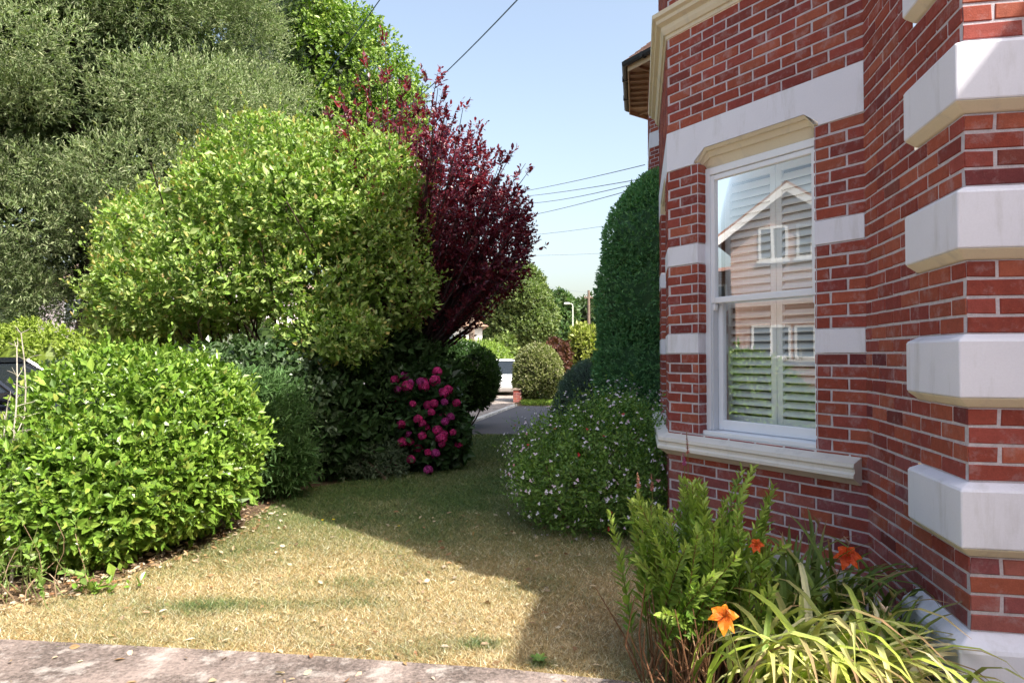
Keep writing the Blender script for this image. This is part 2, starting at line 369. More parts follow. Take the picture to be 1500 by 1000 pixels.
def window_unit(W,L,u0,u1,shutter=True):
    o,u,n=W
    mb=MB(); bandpoly(mb,W,L,u0-.03,u1+.03,2.937,3.237,3.035,WHITE_SKY_TINT); mb.build('lintel_band',M['paint'],brick_house)
    # moulded head, cream: stepped profile falling back to the frame
    mb=MB(); prof=[(.006,3.034),(-.012,3.012),(-.026,3.012),(-.05,2.972),(-.062,2.972),(-.085,2.925),(-.10,2.90),(-.13,2.90),(-.13,3.034)]
    def ring(s,sc): return [(*(o+u*s+n*d),2.90+(z-2.90)*sc) for d,z in prof]
    mb.loft([ring(u0-.035,.36),ring(u0+.0,.36),ring(u0+.07,.985),ring(u1-.07,.985),ring(u1,.36),ring(u1+.035,.36)],CREAM_BOUNCE)
    mb.build('window_head_moulding',M['paint'],brick_house)
    for z0 in (1.512,2.187):
        for (p,q) in ((0.006,u0),(u1,L)):
            mb=MB()
            mb.wbox(W,p,q,-.098,.007,z0+.002,z0+.148,WHITE_SKY_TINT,.003); mb.build('stone_block',M['paint'],brick_house)
    wn=bpy.data.objects.new('sash_window',None); C.objects.link(wn); wn.parent=brick_house
    wn.location=((o+u*u0)[0]-3.2,(o+u*u0)[1]-6.5,WZ0)
    fw=(.82,.85,.90)
    zm=1.905
    mb=MB(); D0,D1=-.20,-.075
    mb.wbox(W,u0,u0+.045,D0,D1,WZ0+.04,WZ1,fw,.004); mb.wbox(W,u1-.045,u1,D0,D1,WZ0+.04,WZ1,fw,.004)
    mb.wbox(W,u0+.045,u1-.045,D0,D1-.002,WZ1-.055,WZ1-.001,fw,.004)
    mb.wbox(W,u0+.002,u1-.002,D0,-.035,WZ0+.002,WZ0+.038,fw,.006)
    mb.wbox(W,u0+.046,u0+.062,-.155,D1-.012,WZ0+.04,zm,(.62,.65,.70),.002); mb.wbox(W,u1-.062,u1-.046,-.155,D1-.012,WZ0+.04,zm,(.62,.65,.70),.002)
    mb.build('frame',M['upvc'],wn)
    def sash(p,q,za,zb,d0,d1,bot,top,st=.05):
        m=MB(); m.wbox(W,p,p+st,d0,d1,za,zb,fw,.005); m.wbox(W,q-st,q,d0,d1,za,zb,fw,.005)
        m.wbox(W,p+st,q-st,d0+.003,d1-.002,za,za+bot,fw,.005); m.wbox(W,p+st,q-st,d0+.003,d1-.002,zb-top,zb,fw,.005)
        return m
    m=sash(u0+.046,u1-.046,zm-.02,WZ1-.057,-.125,-.085,.045,.04,.035)
    m.wbox(W,u0+.052,u0+.08,-.118,-.09,zm-.075,zm-.0205,fw,.008); m.wbox(W,u1-.08,u1-.052,-.118,-.09,zm-.075,zm-.0205,fw,.008)
    m.build('upper_sash',M['upvc'],wn)
    sash(u0+.064,u1-.064,WZ0+.041,zm+.022,-.18,-.14,.075,.04,.04).build('lower_sash',M['upvc'],wn)
    for (p,q,za,zb,d) in ((u0+.078,u1-.078,zm+.02,WZ1-.092,-.105),(u0+.10,u1-.10,WZ0+.112,zm-.014,-.16)):
        m=MB(); P=lambda a,z:(*(o+u*a+n*d),z)
        m.add([P(p,za),P(q,za),P(q,zb),P(p,zb)],[(0,1,2,3)]); m.build('pane',M['glass'],wn)
    if shutter:
        m=MB(); sw=(.88,.88,.87); um=(u0+u1)/2
        for (p,q) in ((u0+.03,um-.002),(um+.002,u1-.03)):
            m.wbox(W,p,p+.045,-.29,-.262,WZ0+.03,WZ1-.01,sw,.003); m.wbox(W,q-.045,q,-.29,-.262,WZ0+.03,WZ1-.01,sw,.003)
            for (za,zb) in ((WZ0+.03,WZ0+.15),(zm-.05,zm+.05),(WZ1-.1,WZ1-.01)): m.wbox(W,p+.045,q-.045,-.288,-.264,za,zb,sw,.003)
            for (za,zb,tilt) in ((WZ0+.16,zm-.055,.55),(zm+.055,WZ1-.105,.95)):
                z=za+.03
                while z<zb-.02:
                    cu=math.cos(tilt)*.031; cz=math.sin(tilt)*.031; t=.005
                    ringp=[(-.276-cu,z+cz),(-.276-cu+t*.6,z+cz+t),(-.276+cu,z-cz+t*.6),(-.276+cu-t*.6,z-cz-t)]
                    m.loft([[(*(o+u*s+n*d),zz) for d,zz in ringp] for s in (p+.046,q-.046)],sw); z+=.0585
        m.build('shutter',M['upvc'],wn)
    # dim room behind the shutter
    m=MB(); m.wbox(W,u0-.1,u1+.1,-1.6,-.205,WZ0-.05,WZ1+.1,(.32,.30,.27))
    rm=m.build('room',M['plain'],wn)
    bm=__import__('bmesh').new(); bm.from_mesh(rm.data)
    nn=np.array((*n,0.)); fs=[f for f in bm.faces if abs(f.normal.dot(nn))>.9]
    cen=max(fs,key=lambda f: np.dot(np.array(f.calc_center_median()),nn)); __import__('bmesh').ops.delete(bm,geom=[cen],context='FACES_ONLY'); bm.to_mesh(rm.data); bm.free()
    return wn
window_unit(WA,LA,uA0,uA1); window_unit(WF,LF,*W2,shutter=False)
# sill and cornice run round the bay
sillp=[(-.19,.90),(-.02,.908),(.085,.868),(.09,.845),(.078,.832),(.078,.815),(.092,.802),(.092,.782),(.05,.757),(.02,.735),(-.05,.735),(-.19,.86)]
ks=K+a_*.035
mb=MB(); sweep(mb,[ks,Q,Q2,K2],[(d,z) for d,z in sillp][::-1],(.74,.70,.64)); mb.build('window_sill',M['paint'],brick_house)
corn=[(-.03,3.985),(.012,3.985),(.016,4.01),(.03,4.015),(.045,4.045),(.05,4.075),(.085,4.095),(.09,4.12),(.115,4.135),(.12,4.165),(.02,4.205),(-.03,4.205)]
mb=MB(); sweep(mb,[K+a_*.004,Q,Q2,K2],corn[::-1],CREAM_BOUNCE); mb.build('cornice',M['paint'],brick_house)
for W,zz in ((W3A,2.937),(W3F,2.937),(W3A,5.56),(W3F,5.56)):
    mb=MB(); mb.wbox(W,0.003,(LA if W is W3A else LF)+.004,-.05,.009,zz,zz+.3,WHITE_SKY_TINT,.003); mb.build('stone_band',M['paint'],brick_house)
for zz,h in ((4.737,.15),(6.162,.3)):
    mb=MB(); mb.wbox(W3A,1.29,LA+.006,-.05,.0085,zz,zz+h,WHITE_SKY_TINT,.003); mb.build('stone_block',M['paint'],brick_house)
# quoin blocks wrapping the arris
nB,nC=-c_,-b_
for i,z0 in enumerate((.687,1.287,1.887,2.487,3.087,3.687)):
    lb=.505
    def ring(o_,z,end=0.): return [(*(R+b_*(lb-end)-nB*.03),z),(*(R+b_*(lb-end)+nB*o_),z),(*(R+(nB+nC)*o_),z),(*(R+c_*(LC-.04-end)+nC*o_),z),(*(R+c_*(LC-.04-end)-nC*.03),z),(*(R-(nB+nC)*.03),z)]
    mb=MB(); mb.loft([ring(.008,z0+.002,.03),ring(.052,z0+.042,.004)],CREAM_BOUNCE,cap=True)  # underside bevel: warm bounce light from the lawn put into its colour
    mb.loft([ring(.052,z0+.0425,.002),ring(.052,z0+.268,.002),ring(.046,z0+.278,.006),ring(.006,z0+.299,.03)],WHITE_SKY_TINT)
    soften(mb.build('quoin_block',M['paint'],brick_house),.007)
mb=MB()
def ring(o_,z,lb=.535): return [(*(R+b_*lb-nB*.03),z),(*(R+b_*lb+nB*o_),z),(*(R+(nB+nC)*o_),z),(*(R+c_*(LC-.02)+nC*o_),z),(*(R+c_*(LC-.02)-nC*.03),z),(*(R-(nB+nC)*.03),z)]
mb.loft([ring(.075,-.15),ring(.075,.325),ring(.068,.34),ring(.008,.386)],WHITE_SKY_TINT); soften(mb.build('plinth',M['paint'],brick_house),.009)
mb=MB(); mb.wbox(WB,0,.70,-.05,.018,-.1,.15,(.45,.42,.42),.01); sweep(mb,[K+a_*.02,Q,Q2,K2],[(-.05,-.1),(.018,-.1),(.018,.19),(.006,.205),(-.05,.205)][::-1],(.45,.42,.42)); mb.build('plinth_render',M['paint'],brick_house)
# roofs with soffit, fascia, gutter; the two bays have hipped caps
def eaves(path,zr,ov=.40,pitch=.85,depth=2.2):
    mb=MB(); sweep(mb,path,[(-.02,zr-.02),(ov,zr-.02),(ov,zr),(-.02,zr+.02)][::-1],(.42,.27,.15)); 
    # boards across the soffit
    for p,q in zip(path,path[1:]):
        p=np.asarray(p);q=np.asarray(q);uu=nrm(q-p); L=np.linalg.norm(q-p); nn=out(uu)
        for s in np.arange(.1,L,.30):
            mb.wbox((p,uu,nn),s,s+.05,.0,ov-.02,zr-.07,zr-.0205,(.40,.27,.16),.004)
    mb.build('soffit',M['wood'],brick_house)
    mb=MB(); sweep(mb,path,[(ov,zr-.10),(ov+.022,zr-.10),(ov+.022,zr+.07),(ov,zr+.07)][::-1],(.62,.47,.30)); mb.build('fascia',M['paint'],brick_house)
    mb=MB(); g=[(ov+.024,zr+.075),(ov+.03,zr+.02),(ov+.06,zr-.012),(ov+.10,zr-.012),(ov+.13,zr+.02),(ov+.135,zr+.078),(ov+.125,zr+.078),(ov+.118,zr+.03),(ov+.04,zr+.03),(ov+.034,zr+.075)]
    sweep(mb,path,g[::-1],(.025,.025,.03))
    for p,q in zip(path,path[1:]):
        p=np.asarray(p);q=np.asarray(q);uu=nrm(q-p); L=np.linalg.norm(q-p); nn=out(uu)
        for s in (.25*L,.75*L): mb.wbox((p,uu,nn),s-.03,s+.03,ov+.022,ov+.142,zr-.02,zr+.084,(.02,.02,.025),.004)
    mb.build('gutter',M['metal'],brick_house)
    mb=MB(); rows=14
    for r in range(rows):
        d0=ov+.10-(ov+depth)*r/rows; d1=ov+.10-(ov+depth)*(r+1)/rows-.04
        z0=zr+.075+pitch*(ov+.10-d0); z1=zr+.075+pitch*(ov+.10-d1)
        sweep(mb,path,[(d0,z0),(d0,z0+.03),(d1,z1+.012),(d1,z1)],np.array((.23,.13,.10))*random.uniform(.8,1.2))
    mb.build('roof',M['tile'],brick_house)
eaves([K+a_*.25,Q,Q2,Q2+nrm(f_)*(LA-.25)],ROOFZ,depth=1.15)
eaves([K3+a_*.25,Q3,Q4,Q4+nrm(f_)*(LA-.25)],ROOFZ,depth=1.15)
eaves([R+c_*.1,K4],ROOFZ,ov=.30,depth=4.2)
mb=MB(); e=WE-b_*WINGF
WINGZ=5.9
# wing roof: hip over the wing
A0=WE-c_*.22+b_*.2; A1=e-c_*.22-b_*.22; B1=A1+c_*5.4; B0=A0+c_*5.4
zr=WINGZ; mid0=A0+c_*2.7; mid1=A1+c_*2.7+b_*2.4
mb.add([(*A0,zr),(*A1,zr),(*B1,zr),(*B0,zr),(*mid0,zr+2.2),(*mid1,zr+2.2),(*A0,zr-.08),(*A1,zr-.08),(*B1,zr-.08),(*B0,zr-.08)],
  [(0,4,5,1),(1,5,2),(2,5,4,3),(0,1,7,6),(1,2,8,7),(2,3,9,8),(6,7,8,9)],(.22,.12,.09)); mb.build('wing_roof',M['tile'],brick_house)
# ================================================================== GROUND
def sheet(name,poly,z,mat,col,kind='structure',thick=None,sub=0):
    mb=MB()
    if thick: mb.prism(poly,z-thick,z,col)
    else: mb.add([(p[0],p[1],z) for p in poly],[tuple(range(len(poly)))],col)
    o=mb.build(name,mat); o['kind']=kind; return o
def groundmat():
    m,nt,N,L=newmat('lawn'); tc=nod(N,'ShaderNodeTexCoord')
    a=nod(N,'ShaderNodeTexNoise',Scale=.9,Detail=5.,Roughness=.6); b=nod(N,'ShaderNodeTexNoise',Scale=45.,Detail=5.,Roughness=.7)
    L.new(tc.outputs['Object'],a.inputs['Vector']); L.new(tc.outputs['Object'],b.inputs['Vector'])
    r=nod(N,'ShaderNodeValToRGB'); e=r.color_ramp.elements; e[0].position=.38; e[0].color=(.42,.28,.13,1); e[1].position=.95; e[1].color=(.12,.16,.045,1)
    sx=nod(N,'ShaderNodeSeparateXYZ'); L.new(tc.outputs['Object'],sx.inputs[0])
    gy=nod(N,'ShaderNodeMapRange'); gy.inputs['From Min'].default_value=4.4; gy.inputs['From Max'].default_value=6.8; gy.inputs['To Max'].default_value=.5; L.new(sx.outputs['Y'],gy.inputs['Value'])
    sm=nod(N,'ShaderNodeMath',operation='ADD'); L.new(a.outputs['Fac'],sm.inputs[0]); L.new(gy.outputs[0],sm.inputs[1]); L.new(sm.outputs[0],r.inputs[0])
    mr=nod(N,'ShaderNodeMapRange'); mr.inputs['From Min'].default_value=.25; mr.inputs['From Max'].default_value=.75; mr.inputs['To Min'].default_value=.55; mr.inputs['To Max'].default_value=1.4; L.new(b.outputs['Fac'],mr.inputs['Value'])
    mx=nod(N,'ShaderNodeMix',data_type='RGBA',blend_type='MULTIPLY'); mx.inputs[0].default_value=1; L.new(r.outputs[0],mx.inputs[6]); L.new(mr.outputs[0],mx.inputs[7])
    p=nod(N,'ShaderNodeBsdfPrincipled',Roughness=.95); p.inputs['Specular IOR Level'].default_value=.1; L.new(mx.outputs[2],p.inputs['Base Color'])
    bp=nod(N,'ShaderNodeBump',Strength=.8,Distance=.02); L.new(b.outputs['Fac'],bp.inputs['Height']); L.new(bp.outputs[0],p.inputs['Normal'])
    o=nod(N,'ShaderNodeOutputMaterial'); L.new(p.outputs[0],o.inputs['Surface']); return m
M['lawn']=groundmat()
sheet('ground',[(-400,-60),(400,-60),(400,600),(-400,600)],-.02,M['soil'],(.16,.12,.07))
LAWN=[(-3.6,3.66),(-2.62,3.62),(-1.2,3.46),(0,3.28),(.62,3.14),(1.0,3.10),(.88,3.5),(.84,4.2),(.95,4.9),(1.3,5.6),(1.5,7.5),(2.4,9.),(2.4,13.),(-.72,13.),(-.82,12.2),(-.95,11.0),(-1.3,9.6),(-1.62,8.5),(-2.3,7.75),(-2.42,6.8),(-2.36,5.9),(-2.55,4.9),(-2.75,4.35),(-3.2,4.0)]
def in_poly(X,Y,poly):
    ins=np.zeros(len(X),bool); n=len(poly)
    for i in range(n):
        x0,y0=poly[i]; x1,y1=poly[(i+1)%n]
        c=((y0>Y)!=(y1>Y)); 
        with np.errstate(divide='ignore',invalid='ignore'): xi=(x1-x0)*(Y-y0)/(y1-y0)+x0
        ins^=c&(X<xi)
    return ins
def dpoly(X,Y,poly):
    d=np.full(len(X),1e9); n=len(poly)
    for i in range(n):
        p=np.array(poly[i]);q=np.array(poly[(i+1)%n]); e=q-p
        t=np.clip(((X-p[0])*e[0]+(Y-p[1])*e[1])/(e@e),0,1); d=np.minimum(d,np.hypot(X-p[0]-t*e[0],Y-p[1]-t*e[1]))
    return d
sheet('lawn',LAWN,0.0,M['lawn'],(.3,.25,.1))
sheet('path',[(-9,3.80),(-2.62,3.61),(-1.2,3.45),(0,3.27),(.62,3.13),(.95,2.95),(1.0,2.6),(1.9,2.35),(4.2,2.0),(4.2,-9),(-9,-9)],.012,M['concrete'],(.215,.17,.15))
sheet('flower_bed',[(.95,2.6),(4,2.2),(4,9),(1.5,8),(1.0,5),(.8,4.2),(.85,3.3)],-.006,M['soil'],(.10,.075,.055))
sheet('shrub_bed',[(-9,3.7),(-3,3.66),(-2.7,4.4),(-2.5,4.9),(-2.2,5.9),(-2.3,6.8),(-2.2,7.75),(-1.5,8.5),(-1.2,9.6),(-.85,11.0),(-.75,12.9),(-6,12.9),(-9,8)],-.008,M['soil'],(.15,.10,.065))
# drive, kerb line, pavement, road
sheet('drive',[(-1.4,13.03),(9,13.03),(9,20.2),(.06,20.2)],.0,M['asphalt'],(.125,.12,.13))
sheet('pavement',[(-1.36,13.0),(.08,20.3),(.1,23.5),(2,60),(-1.2,60),(-2.2,23),(-4.4,13.0)],.006,M['concrete'],(.30,.25,.22))
sheet('road',[(-2.3,23),(-1.3,60),(-8,60),(-26,18),(-26,9),(-8,12.6),(-4.5,13.02)],.004,M['asphalt'],(.17,.16,.165))
sheet('kerb',[(-1.28,13.0),(.16,20.25),(.04,20.27),(-1.42,13.0)],.05,M['concrete'],(.62,.60,.56),thick=.12)
# ---------------------------------------------------------------- grass blades
n=520000
Y=3.05+(13-3.05)*rng.random(n)**1.9; X=(rng.random(n)*1.0-.55)*1.35*Y*.75+0.0
X=rng.uniform(-.80,.36,n)*Y
k=in_poly(X,Y,LAWN)|((dpoly(X,Y,LAWN)<.05*rng.random(n)**2))
X,Y=X[k],Y[k]
thin=rng.random(len(X))<np.clip(.25+dpoly(X,Y,LAWN)/.18,0,1); X,Y=X[thin],Y[thin]; n=len(X)
g=wob(np.stack([X*1.9,Y*1.6,0*X],1))+.6*wob(np.stack([Y*4.1,X*4.3,0*X+2],1))
def spot(x,y,rx,ry): return np.exp(-((X-x)/rx)**2-((Y-y)/ry)**2)
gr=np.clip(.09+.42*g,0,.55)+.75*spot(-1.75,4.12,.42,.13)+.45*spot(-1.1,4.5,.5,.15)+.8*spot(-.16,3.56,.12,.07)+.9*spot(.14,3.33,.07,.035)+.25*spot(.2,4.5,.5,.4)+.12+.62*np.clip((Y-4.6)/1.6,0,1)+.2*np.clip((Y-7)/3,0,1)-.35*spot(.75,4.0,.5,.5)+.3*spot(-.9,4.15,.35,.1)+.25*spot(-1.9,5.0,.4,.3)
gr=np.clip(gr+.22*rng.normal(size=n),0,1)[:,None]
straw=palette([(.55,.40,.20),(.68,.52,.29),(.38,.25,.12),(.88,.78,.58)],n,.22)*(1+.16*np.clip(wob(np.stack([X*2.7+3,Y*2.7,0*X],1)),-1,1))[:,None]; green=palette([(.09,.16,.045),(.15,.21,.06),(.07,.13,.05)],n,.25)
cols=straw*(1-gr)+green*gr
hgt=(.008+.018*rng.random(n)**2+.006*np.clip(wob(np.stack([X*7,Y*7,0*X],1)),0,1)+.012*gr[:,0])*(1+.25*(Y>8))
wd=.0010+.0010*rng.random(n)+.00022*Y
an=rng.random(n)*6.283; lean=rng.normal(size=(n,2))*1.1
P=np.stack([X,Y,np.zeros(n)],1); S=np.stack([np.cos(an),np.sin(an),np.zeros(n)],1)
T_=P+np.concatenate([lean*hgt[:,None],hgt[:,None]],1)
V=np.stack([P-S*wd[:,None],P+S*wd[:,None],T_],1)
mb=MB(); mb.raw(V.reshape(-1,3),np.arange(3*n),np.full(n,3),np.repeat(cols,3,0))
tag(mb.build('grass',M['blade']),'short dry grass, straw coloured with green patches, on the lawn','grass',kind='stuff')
# fallen leaves and litter, on the lawn, the soil edge and the path
n=900
X=rng.uniform(-.62,.25,n)*4.; Y=rng.uniform(3.0,6.5,n); edge=np.array([(-3.2,4.05),(-2.75,4.4),(-2.5,4.95),(-2.33,5.9),(-2.4,6.8)])
t=rng.random(700)*3.99; i=t.astype(int); fr=(t-i)[:,None]; E=edge[i]*(1-fr)+edge[np.minimum(i+1,4)]*fr+rng.normal(size=(700,2))*np.array((.16,.12))-np.array((.12,0))
keep=rng.random(n)<.28; XY=np.concatenate([np.stack([X,Y],1)[keep],E])
k=XY[:,1]>3.0; XY=XY[k]; n=len(XY)
P=np.concatenate([XY,np.full((n,1),.02)],1); A=rng.normal(size=(n,3)); A[:,2]*=.25; Nn=np.array((0,0,1.))+.5*rng.normal(size=(n,3))
mb=MB(); put_leaves(mb,P,A,Nn,rng.uniform(.025,.06,n),.5,palette([(.42,.27,.14),(.58,.44,.30),(.27,.14,.07),(.66,.56,.44)],n),LEAF_HEX)
tag(mb.build('fallen_leaves',M['leaf_matt']),'dry brown fallen leaves along the foot of the shrubs','fallen leaves',kind='stuff')
# four dandelions on the lawn
for i,(x,y,lab) in enumerate(((490,767,'yellow dandelion on the lawn just inside the sunlit edge at the left'),(585,777,'yellow dandelion in the shaded lawn near the middle'),(474,768,'yellow dandelion on the lawn nearest the left shrubs'),(671,687,'yellow dandelion in the shaded lawn by the pink hydrangea'))):
    d=1500/(y-520); p=px(x,y,d); e=empty('dandelion',(p[0],p[1],0),lab,'flower','dandelions on the lawn'); mb=MB()
    q=np.array((p[0],p[1],.045)); m=26; an=np.arange(m)*2.4; A=np.stack([np.cos(an),np.sin(an),.35+.5*rng.random(m)],1)
    put_leaves(mb,np.tile(q,(m,1)),A,np.tile((0,0,1.),(m,1)),.016,.35,palette([(.8,.6,.02),(.85,.7,.05)],m)); mb.build('flower_head',M['petal'],e)
    mb=MB(); mb.tube([(p[0],p[1],-.01),(p[0]+.004,p[1],.02),q],.0018,5,(.2,.3,.08)); mb.build('stem',M['leaf'],e)
# ================================================================== SHRUBS, LEFT SIDE
LG=[(.15,.27,.033),(.21,.34,.045),(.10,.19,.027),(.26,.38,.065)]
bush('rounded_shrub',(-2.95,5.6,0),'big rounded shrub with glossy bright green leaves at the front left of the lawn','shrub',
     [(-2.98,5.6,.78,.88,.92,.76),(-2.9,5.75,.82,.74,.8,.65),(-3.38,5.3,.54,.60,.65,.50),(-3.1,5.0,.52,.7,.62,.50),(-2.74,5.3,.60,.58,.6,.52),(-3.75,4.85,.34,.5,.45,.34),(-2.62,5.7,.5,.42,.5,.42)],
     9500,6,.10,.060,.52,LG,M['leaf_gloss'],.85,LEAF_FULL,.35,.5,.16,.16,(.06,.09,.02),.66,tipcols=[(.24,.36,.055),(.22,.34,.06),(.30,.33,.07)],nst=14,inner=6500,stray=.045,gap=.62)
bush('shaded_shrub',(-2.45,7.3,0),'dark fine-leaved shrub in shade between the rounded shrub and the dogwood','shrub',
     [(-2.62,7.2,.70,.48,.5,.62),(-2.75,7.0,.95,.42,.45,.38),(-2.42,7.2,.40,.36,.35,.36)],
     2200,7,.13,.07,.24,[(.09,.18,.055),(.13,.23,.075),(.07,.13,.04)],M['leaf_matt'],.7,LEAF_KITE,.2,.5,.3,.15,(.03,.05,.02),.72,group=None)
BG=[(.235,.36,.065),(.30,.41,.095),(.15,.26,.05),(.40,.48,.18)]
bush('dogwood_shrub',(-3.1,9.3,0),'large light green broad-leaved shrub arching over the left side of the lawn','shrub',
     [(-3.0,9.2,3.15,1.45,1.3,1.15),(-4.2,9.0,2.75,1.1,1.2,1.05),(-4.65,8.95,2.35,.72,.9,.75),(-2.3,9.2,3.2,1.1,1.2,1.1),(-2.95,9.0,3.85,1.05,1.0,.72),(-3.75,8.9,3.4,.7,.8,.55),(-2.0,8.9,3.75,.75,.8,.65),
      (-1.75,9.0,2.4,.7,.8,.62),(-2.6,8.4,2.45,.9,.7,.55),(-3.6,8.2,2.5,.9,.7,.6),(-4.4,8.3,2.2,.7,.7,.5),(-2.15,8.2,1.75,.62,.6,.36),(-2.7,8.1,3.3,.8,.6,.6),(-1.9,8.6,3.0,.55,.6,.5),(-3.3,8.3,3.4,.7,.6,.55),(-4.7,8.6,1.9,.5,.6,.45)],
     14500,7,.15,.066,.56,BG,M['leaf'],.95,LEAF_HEX,.8,.7,.2,.2,(.07,.09,.025),.5,tipcols=[(.40,.37,.10),(.42,.41,.13),(.36,.26,.09)],nst=34,stemcol=(.09,.065,.05),inner=9000,stray=.08,gap=.42)
bush('ivy_mound',(-2.9,8.1,0),'low mound of dark variegated ivy under the light green shrub','ivy',
     [(-3.1,7.9,.95,.9,.6,.72),(-2.6,8.1,.95,.6,.6,.72),(-3.7,7.8,.9,.6,.5,.65)],
     3000,5,.10,.065,.75,[(.05,.10,.03),(.08,.14,.05),(.15,.21,.11)],M['leaf_gloss'],1.0,LEAF_HEX,.3,.3,.25,.15,(.03,.045,.02),.78)
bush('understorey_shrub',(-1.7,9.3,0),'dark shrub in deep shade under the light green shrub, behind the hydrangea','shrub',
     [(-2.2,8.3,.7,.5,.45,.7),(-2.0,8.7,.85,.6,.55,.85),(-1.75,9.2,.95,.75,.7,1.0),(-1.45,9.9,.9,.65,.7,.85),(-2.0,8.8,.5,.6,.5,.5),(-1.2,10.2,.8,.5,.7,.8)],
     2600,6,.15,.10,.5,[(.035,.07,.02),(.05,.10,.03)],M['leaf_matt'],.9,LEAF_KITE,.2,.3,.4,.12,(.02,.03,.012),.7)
bush('silvery_shrub',(-1.62,8.45,0),'small grey green low shrub at the lawn edge left of the hydrangea','shrub',
     [(-1.65,8.45,.22,.34,.3,.26),(-1.95,8.35,.18,.26,.25,.2)],900,5,.09,.04,.4,[(.09,.13,.07),(.13,.17,.10)],M['leaf_matt'],.8,LEAF_KITE,.2,.5,.3,.15,(.04,.06,.03),.7)
# hydrangea
hl=[(-1.7,8.85,.42,.40,.35,.40),(-1.25,9.0,.62,.52,.45,.58),(-1.0,9.05,.45,.38,.4,.42),(-1.45,9.0,.95,.38,.35,.40),(-1.05,9.1,.95,.34,.3,.36)]
hy=bush('pink_hydrangea',(-1.2,9.0,0),'hydrangea with deep pink flower heads in the shade at the end of the lawn','shrub',hl,1300,5,.14,.12,.6,[(.04,.09,.03),(.06,.12,.04),(.03,.06,.02)],M['leaf'],.95,LEAF_FULL,.4,.4,.2,.1,(.025,.045,.015),.75)
hp=[(600,545),(612,560),(592,572),(643,545),(650,567),(665,568),(575,585),(607,590),(607,567),(632,590),(622,600),(640,602),(653,588),(598,582),(622,617),(640,607),(655,625),(645,622),(588,612),(586,625),(602,630),(643,635),(638,607),(555,637),(574,648),(620,657),(630,660),(650,652),(627,679),(668,645),(642,650),(575,560),(661,605),(640,638),(615,640),(568,615)]
hp+=[(550,612),(560,595),(583,603),(596,560),(618,555),(612,607),(628,575),(636,556),(548,655),(560,668),(572,625),(556,640),(565,612),(578,660),(592,640),(606,655),(640,662),(662,590),(664,635),(570,632),(582,575),(626,625),(650,578),(610,670)]
for i,(x,y) in enumerate(hp):
    x+=rng.normal()*5; y+=rng.normal()*5; d=8.36+.34*rng.random()**1.3+.0035*abs(x-615); c=px(x,y,d)
    r=rng.choice([.034,.046,.058])+.014*rng.random()
    mb=MB(); m=60; g1=np.arange(m)+.5; ph=np.arccos(1-1.5*g1/m); th=g1*2.39996
    Dd=np.stack([np.sin(ph)*np.cos(th),np.sin(ph)*np.sin(th)*.9,np.cos(ph)*.85],1); Dd=nrm(Dd+np.array((0,-.35,.15))+.30*rng.normal(size=Dd.shape)); r=r*1.0
    A=nrm(np.cross(Dd,rng.normal(size=(m,3)))); cc=palette([(.46,.015,.13),(.62,.05,.24),(.28,.01,.08)] if i%4 else [(.30,.02,.15),(.44,.06,.26)],m,.35)
    for s in (1,-1):
        put_leaves(mb,c+Dd*r,A*s,Dd,.028*rng.uniform(.7,1.25,m),.95,cc,LEAF_HEX); put_leaves(mb,c+Dd*r,np.cross(A,Dd)*s,Dd,.024,.95,cc,LEAF_HEX)
    mb.build('flower_head',M['petal'],hy)
# ================================================================== PLUM
pl=empty('purple_plum_tree',(-1.55,10.6,0),'purple-leaved plum tree with upswept branches behind the light green shrub','tree')
tb=MB(); base=np.array((-1.6,10.6,0)); fork=np.array((-1.75,10.6,1.15)); tb.tube([base-np.array((0,0,.05)),base+np.array((.05,0,.5)),fork],[.14,.11,.10],9,(.07,.055,.05))
cb=MB(); PC=[(.12,.020,.036),(.17,.026,.045),(.085,.018,.045),(.24,.05,.06)]
sp=[]
for i in range(230):
    th=math.radians(rng.uniform(-22,44)); ph=math.radians(rng.uniform(-38,38))
    s=max(0,th/math.radians(47)); Lm=4.5*(1-.40*s**1.5)*(1-.42*max(0,-th/math.radians(26)))*rng.uniform(.55,1.0)
    if i%11==0: Lm*=1.07
    d=nrm(np.array((math.sin(th),math.sin(ph)*math.cos(th),math.cos(th)*math.cos(ph))))
    end=fork+d*Lm; mid=fork+d*Lm*.45+np.array((.15*math.sin(th),0,-.05))
    t=np.linspace(0,1,12)[:,None]; pts=(1-t)**2*fork+2*t*(1-t)*mid+t*t*end
    pts=pts+np.cumsum(rng.normal(size=(12,3))*.018,0)
    tb.tube(pts,np.linspace(.03 if i%5 else .055,.004,12),5,(.075,.05,.05))
    for k in range(4+int(3*s),12):
        for q in range(3):
            a=pts[k]+rng.normal(size=3)*.03; dd=nrm(nrm(end-mid)+rng.normal(size=3)*.5*(1-.5*k/12)); sp.append((a,dd,.14+.26*rng.random()*(1-k/14)))
for (tx,ty) in ((612,122),(600,150),(640,104),(655,152),(575,163),(560,178),(690,183),(704,190),(735,213),(752,220),(770,238),(777,246),(762,300),(625,138),(546,168),(667,160),(520,148),(722,214),(648,128),(632,150),(590,140),(715,232),(745,262),(680,205),(700,150+70),(585,175)):
    end=px(tx,ty,10.5+rng.normal()*.35); mid=fork+(end-fork)*.5+np.array((-.12,0,.05)); t=np.linspace(0,1,14)[:,None]; pts=(1-t)**2*fork+2*t*(1-t)*mid+t*t*end; tb.tube(pts,np.linspace(.03,.004,14),5,(.075,.05,.05))
    for k in range(6,14):
        for q in range(4 if k<11 else 3):
            f=rng.random(); a=pts[k]*f+pts[k-1]*(1-f); dd=nrm(nrm(end-mid)+rng.normal(size=3)*(.55 if k<11 else .32)); sp.append((a,dd,(.30 if k<10 else .15)*rng.uniform(.5,1)))
P=np.array([s[0] for s in sp]); D=np.array([s[1] for s in sp]); Ls=np.array([s[2] for s in sp])
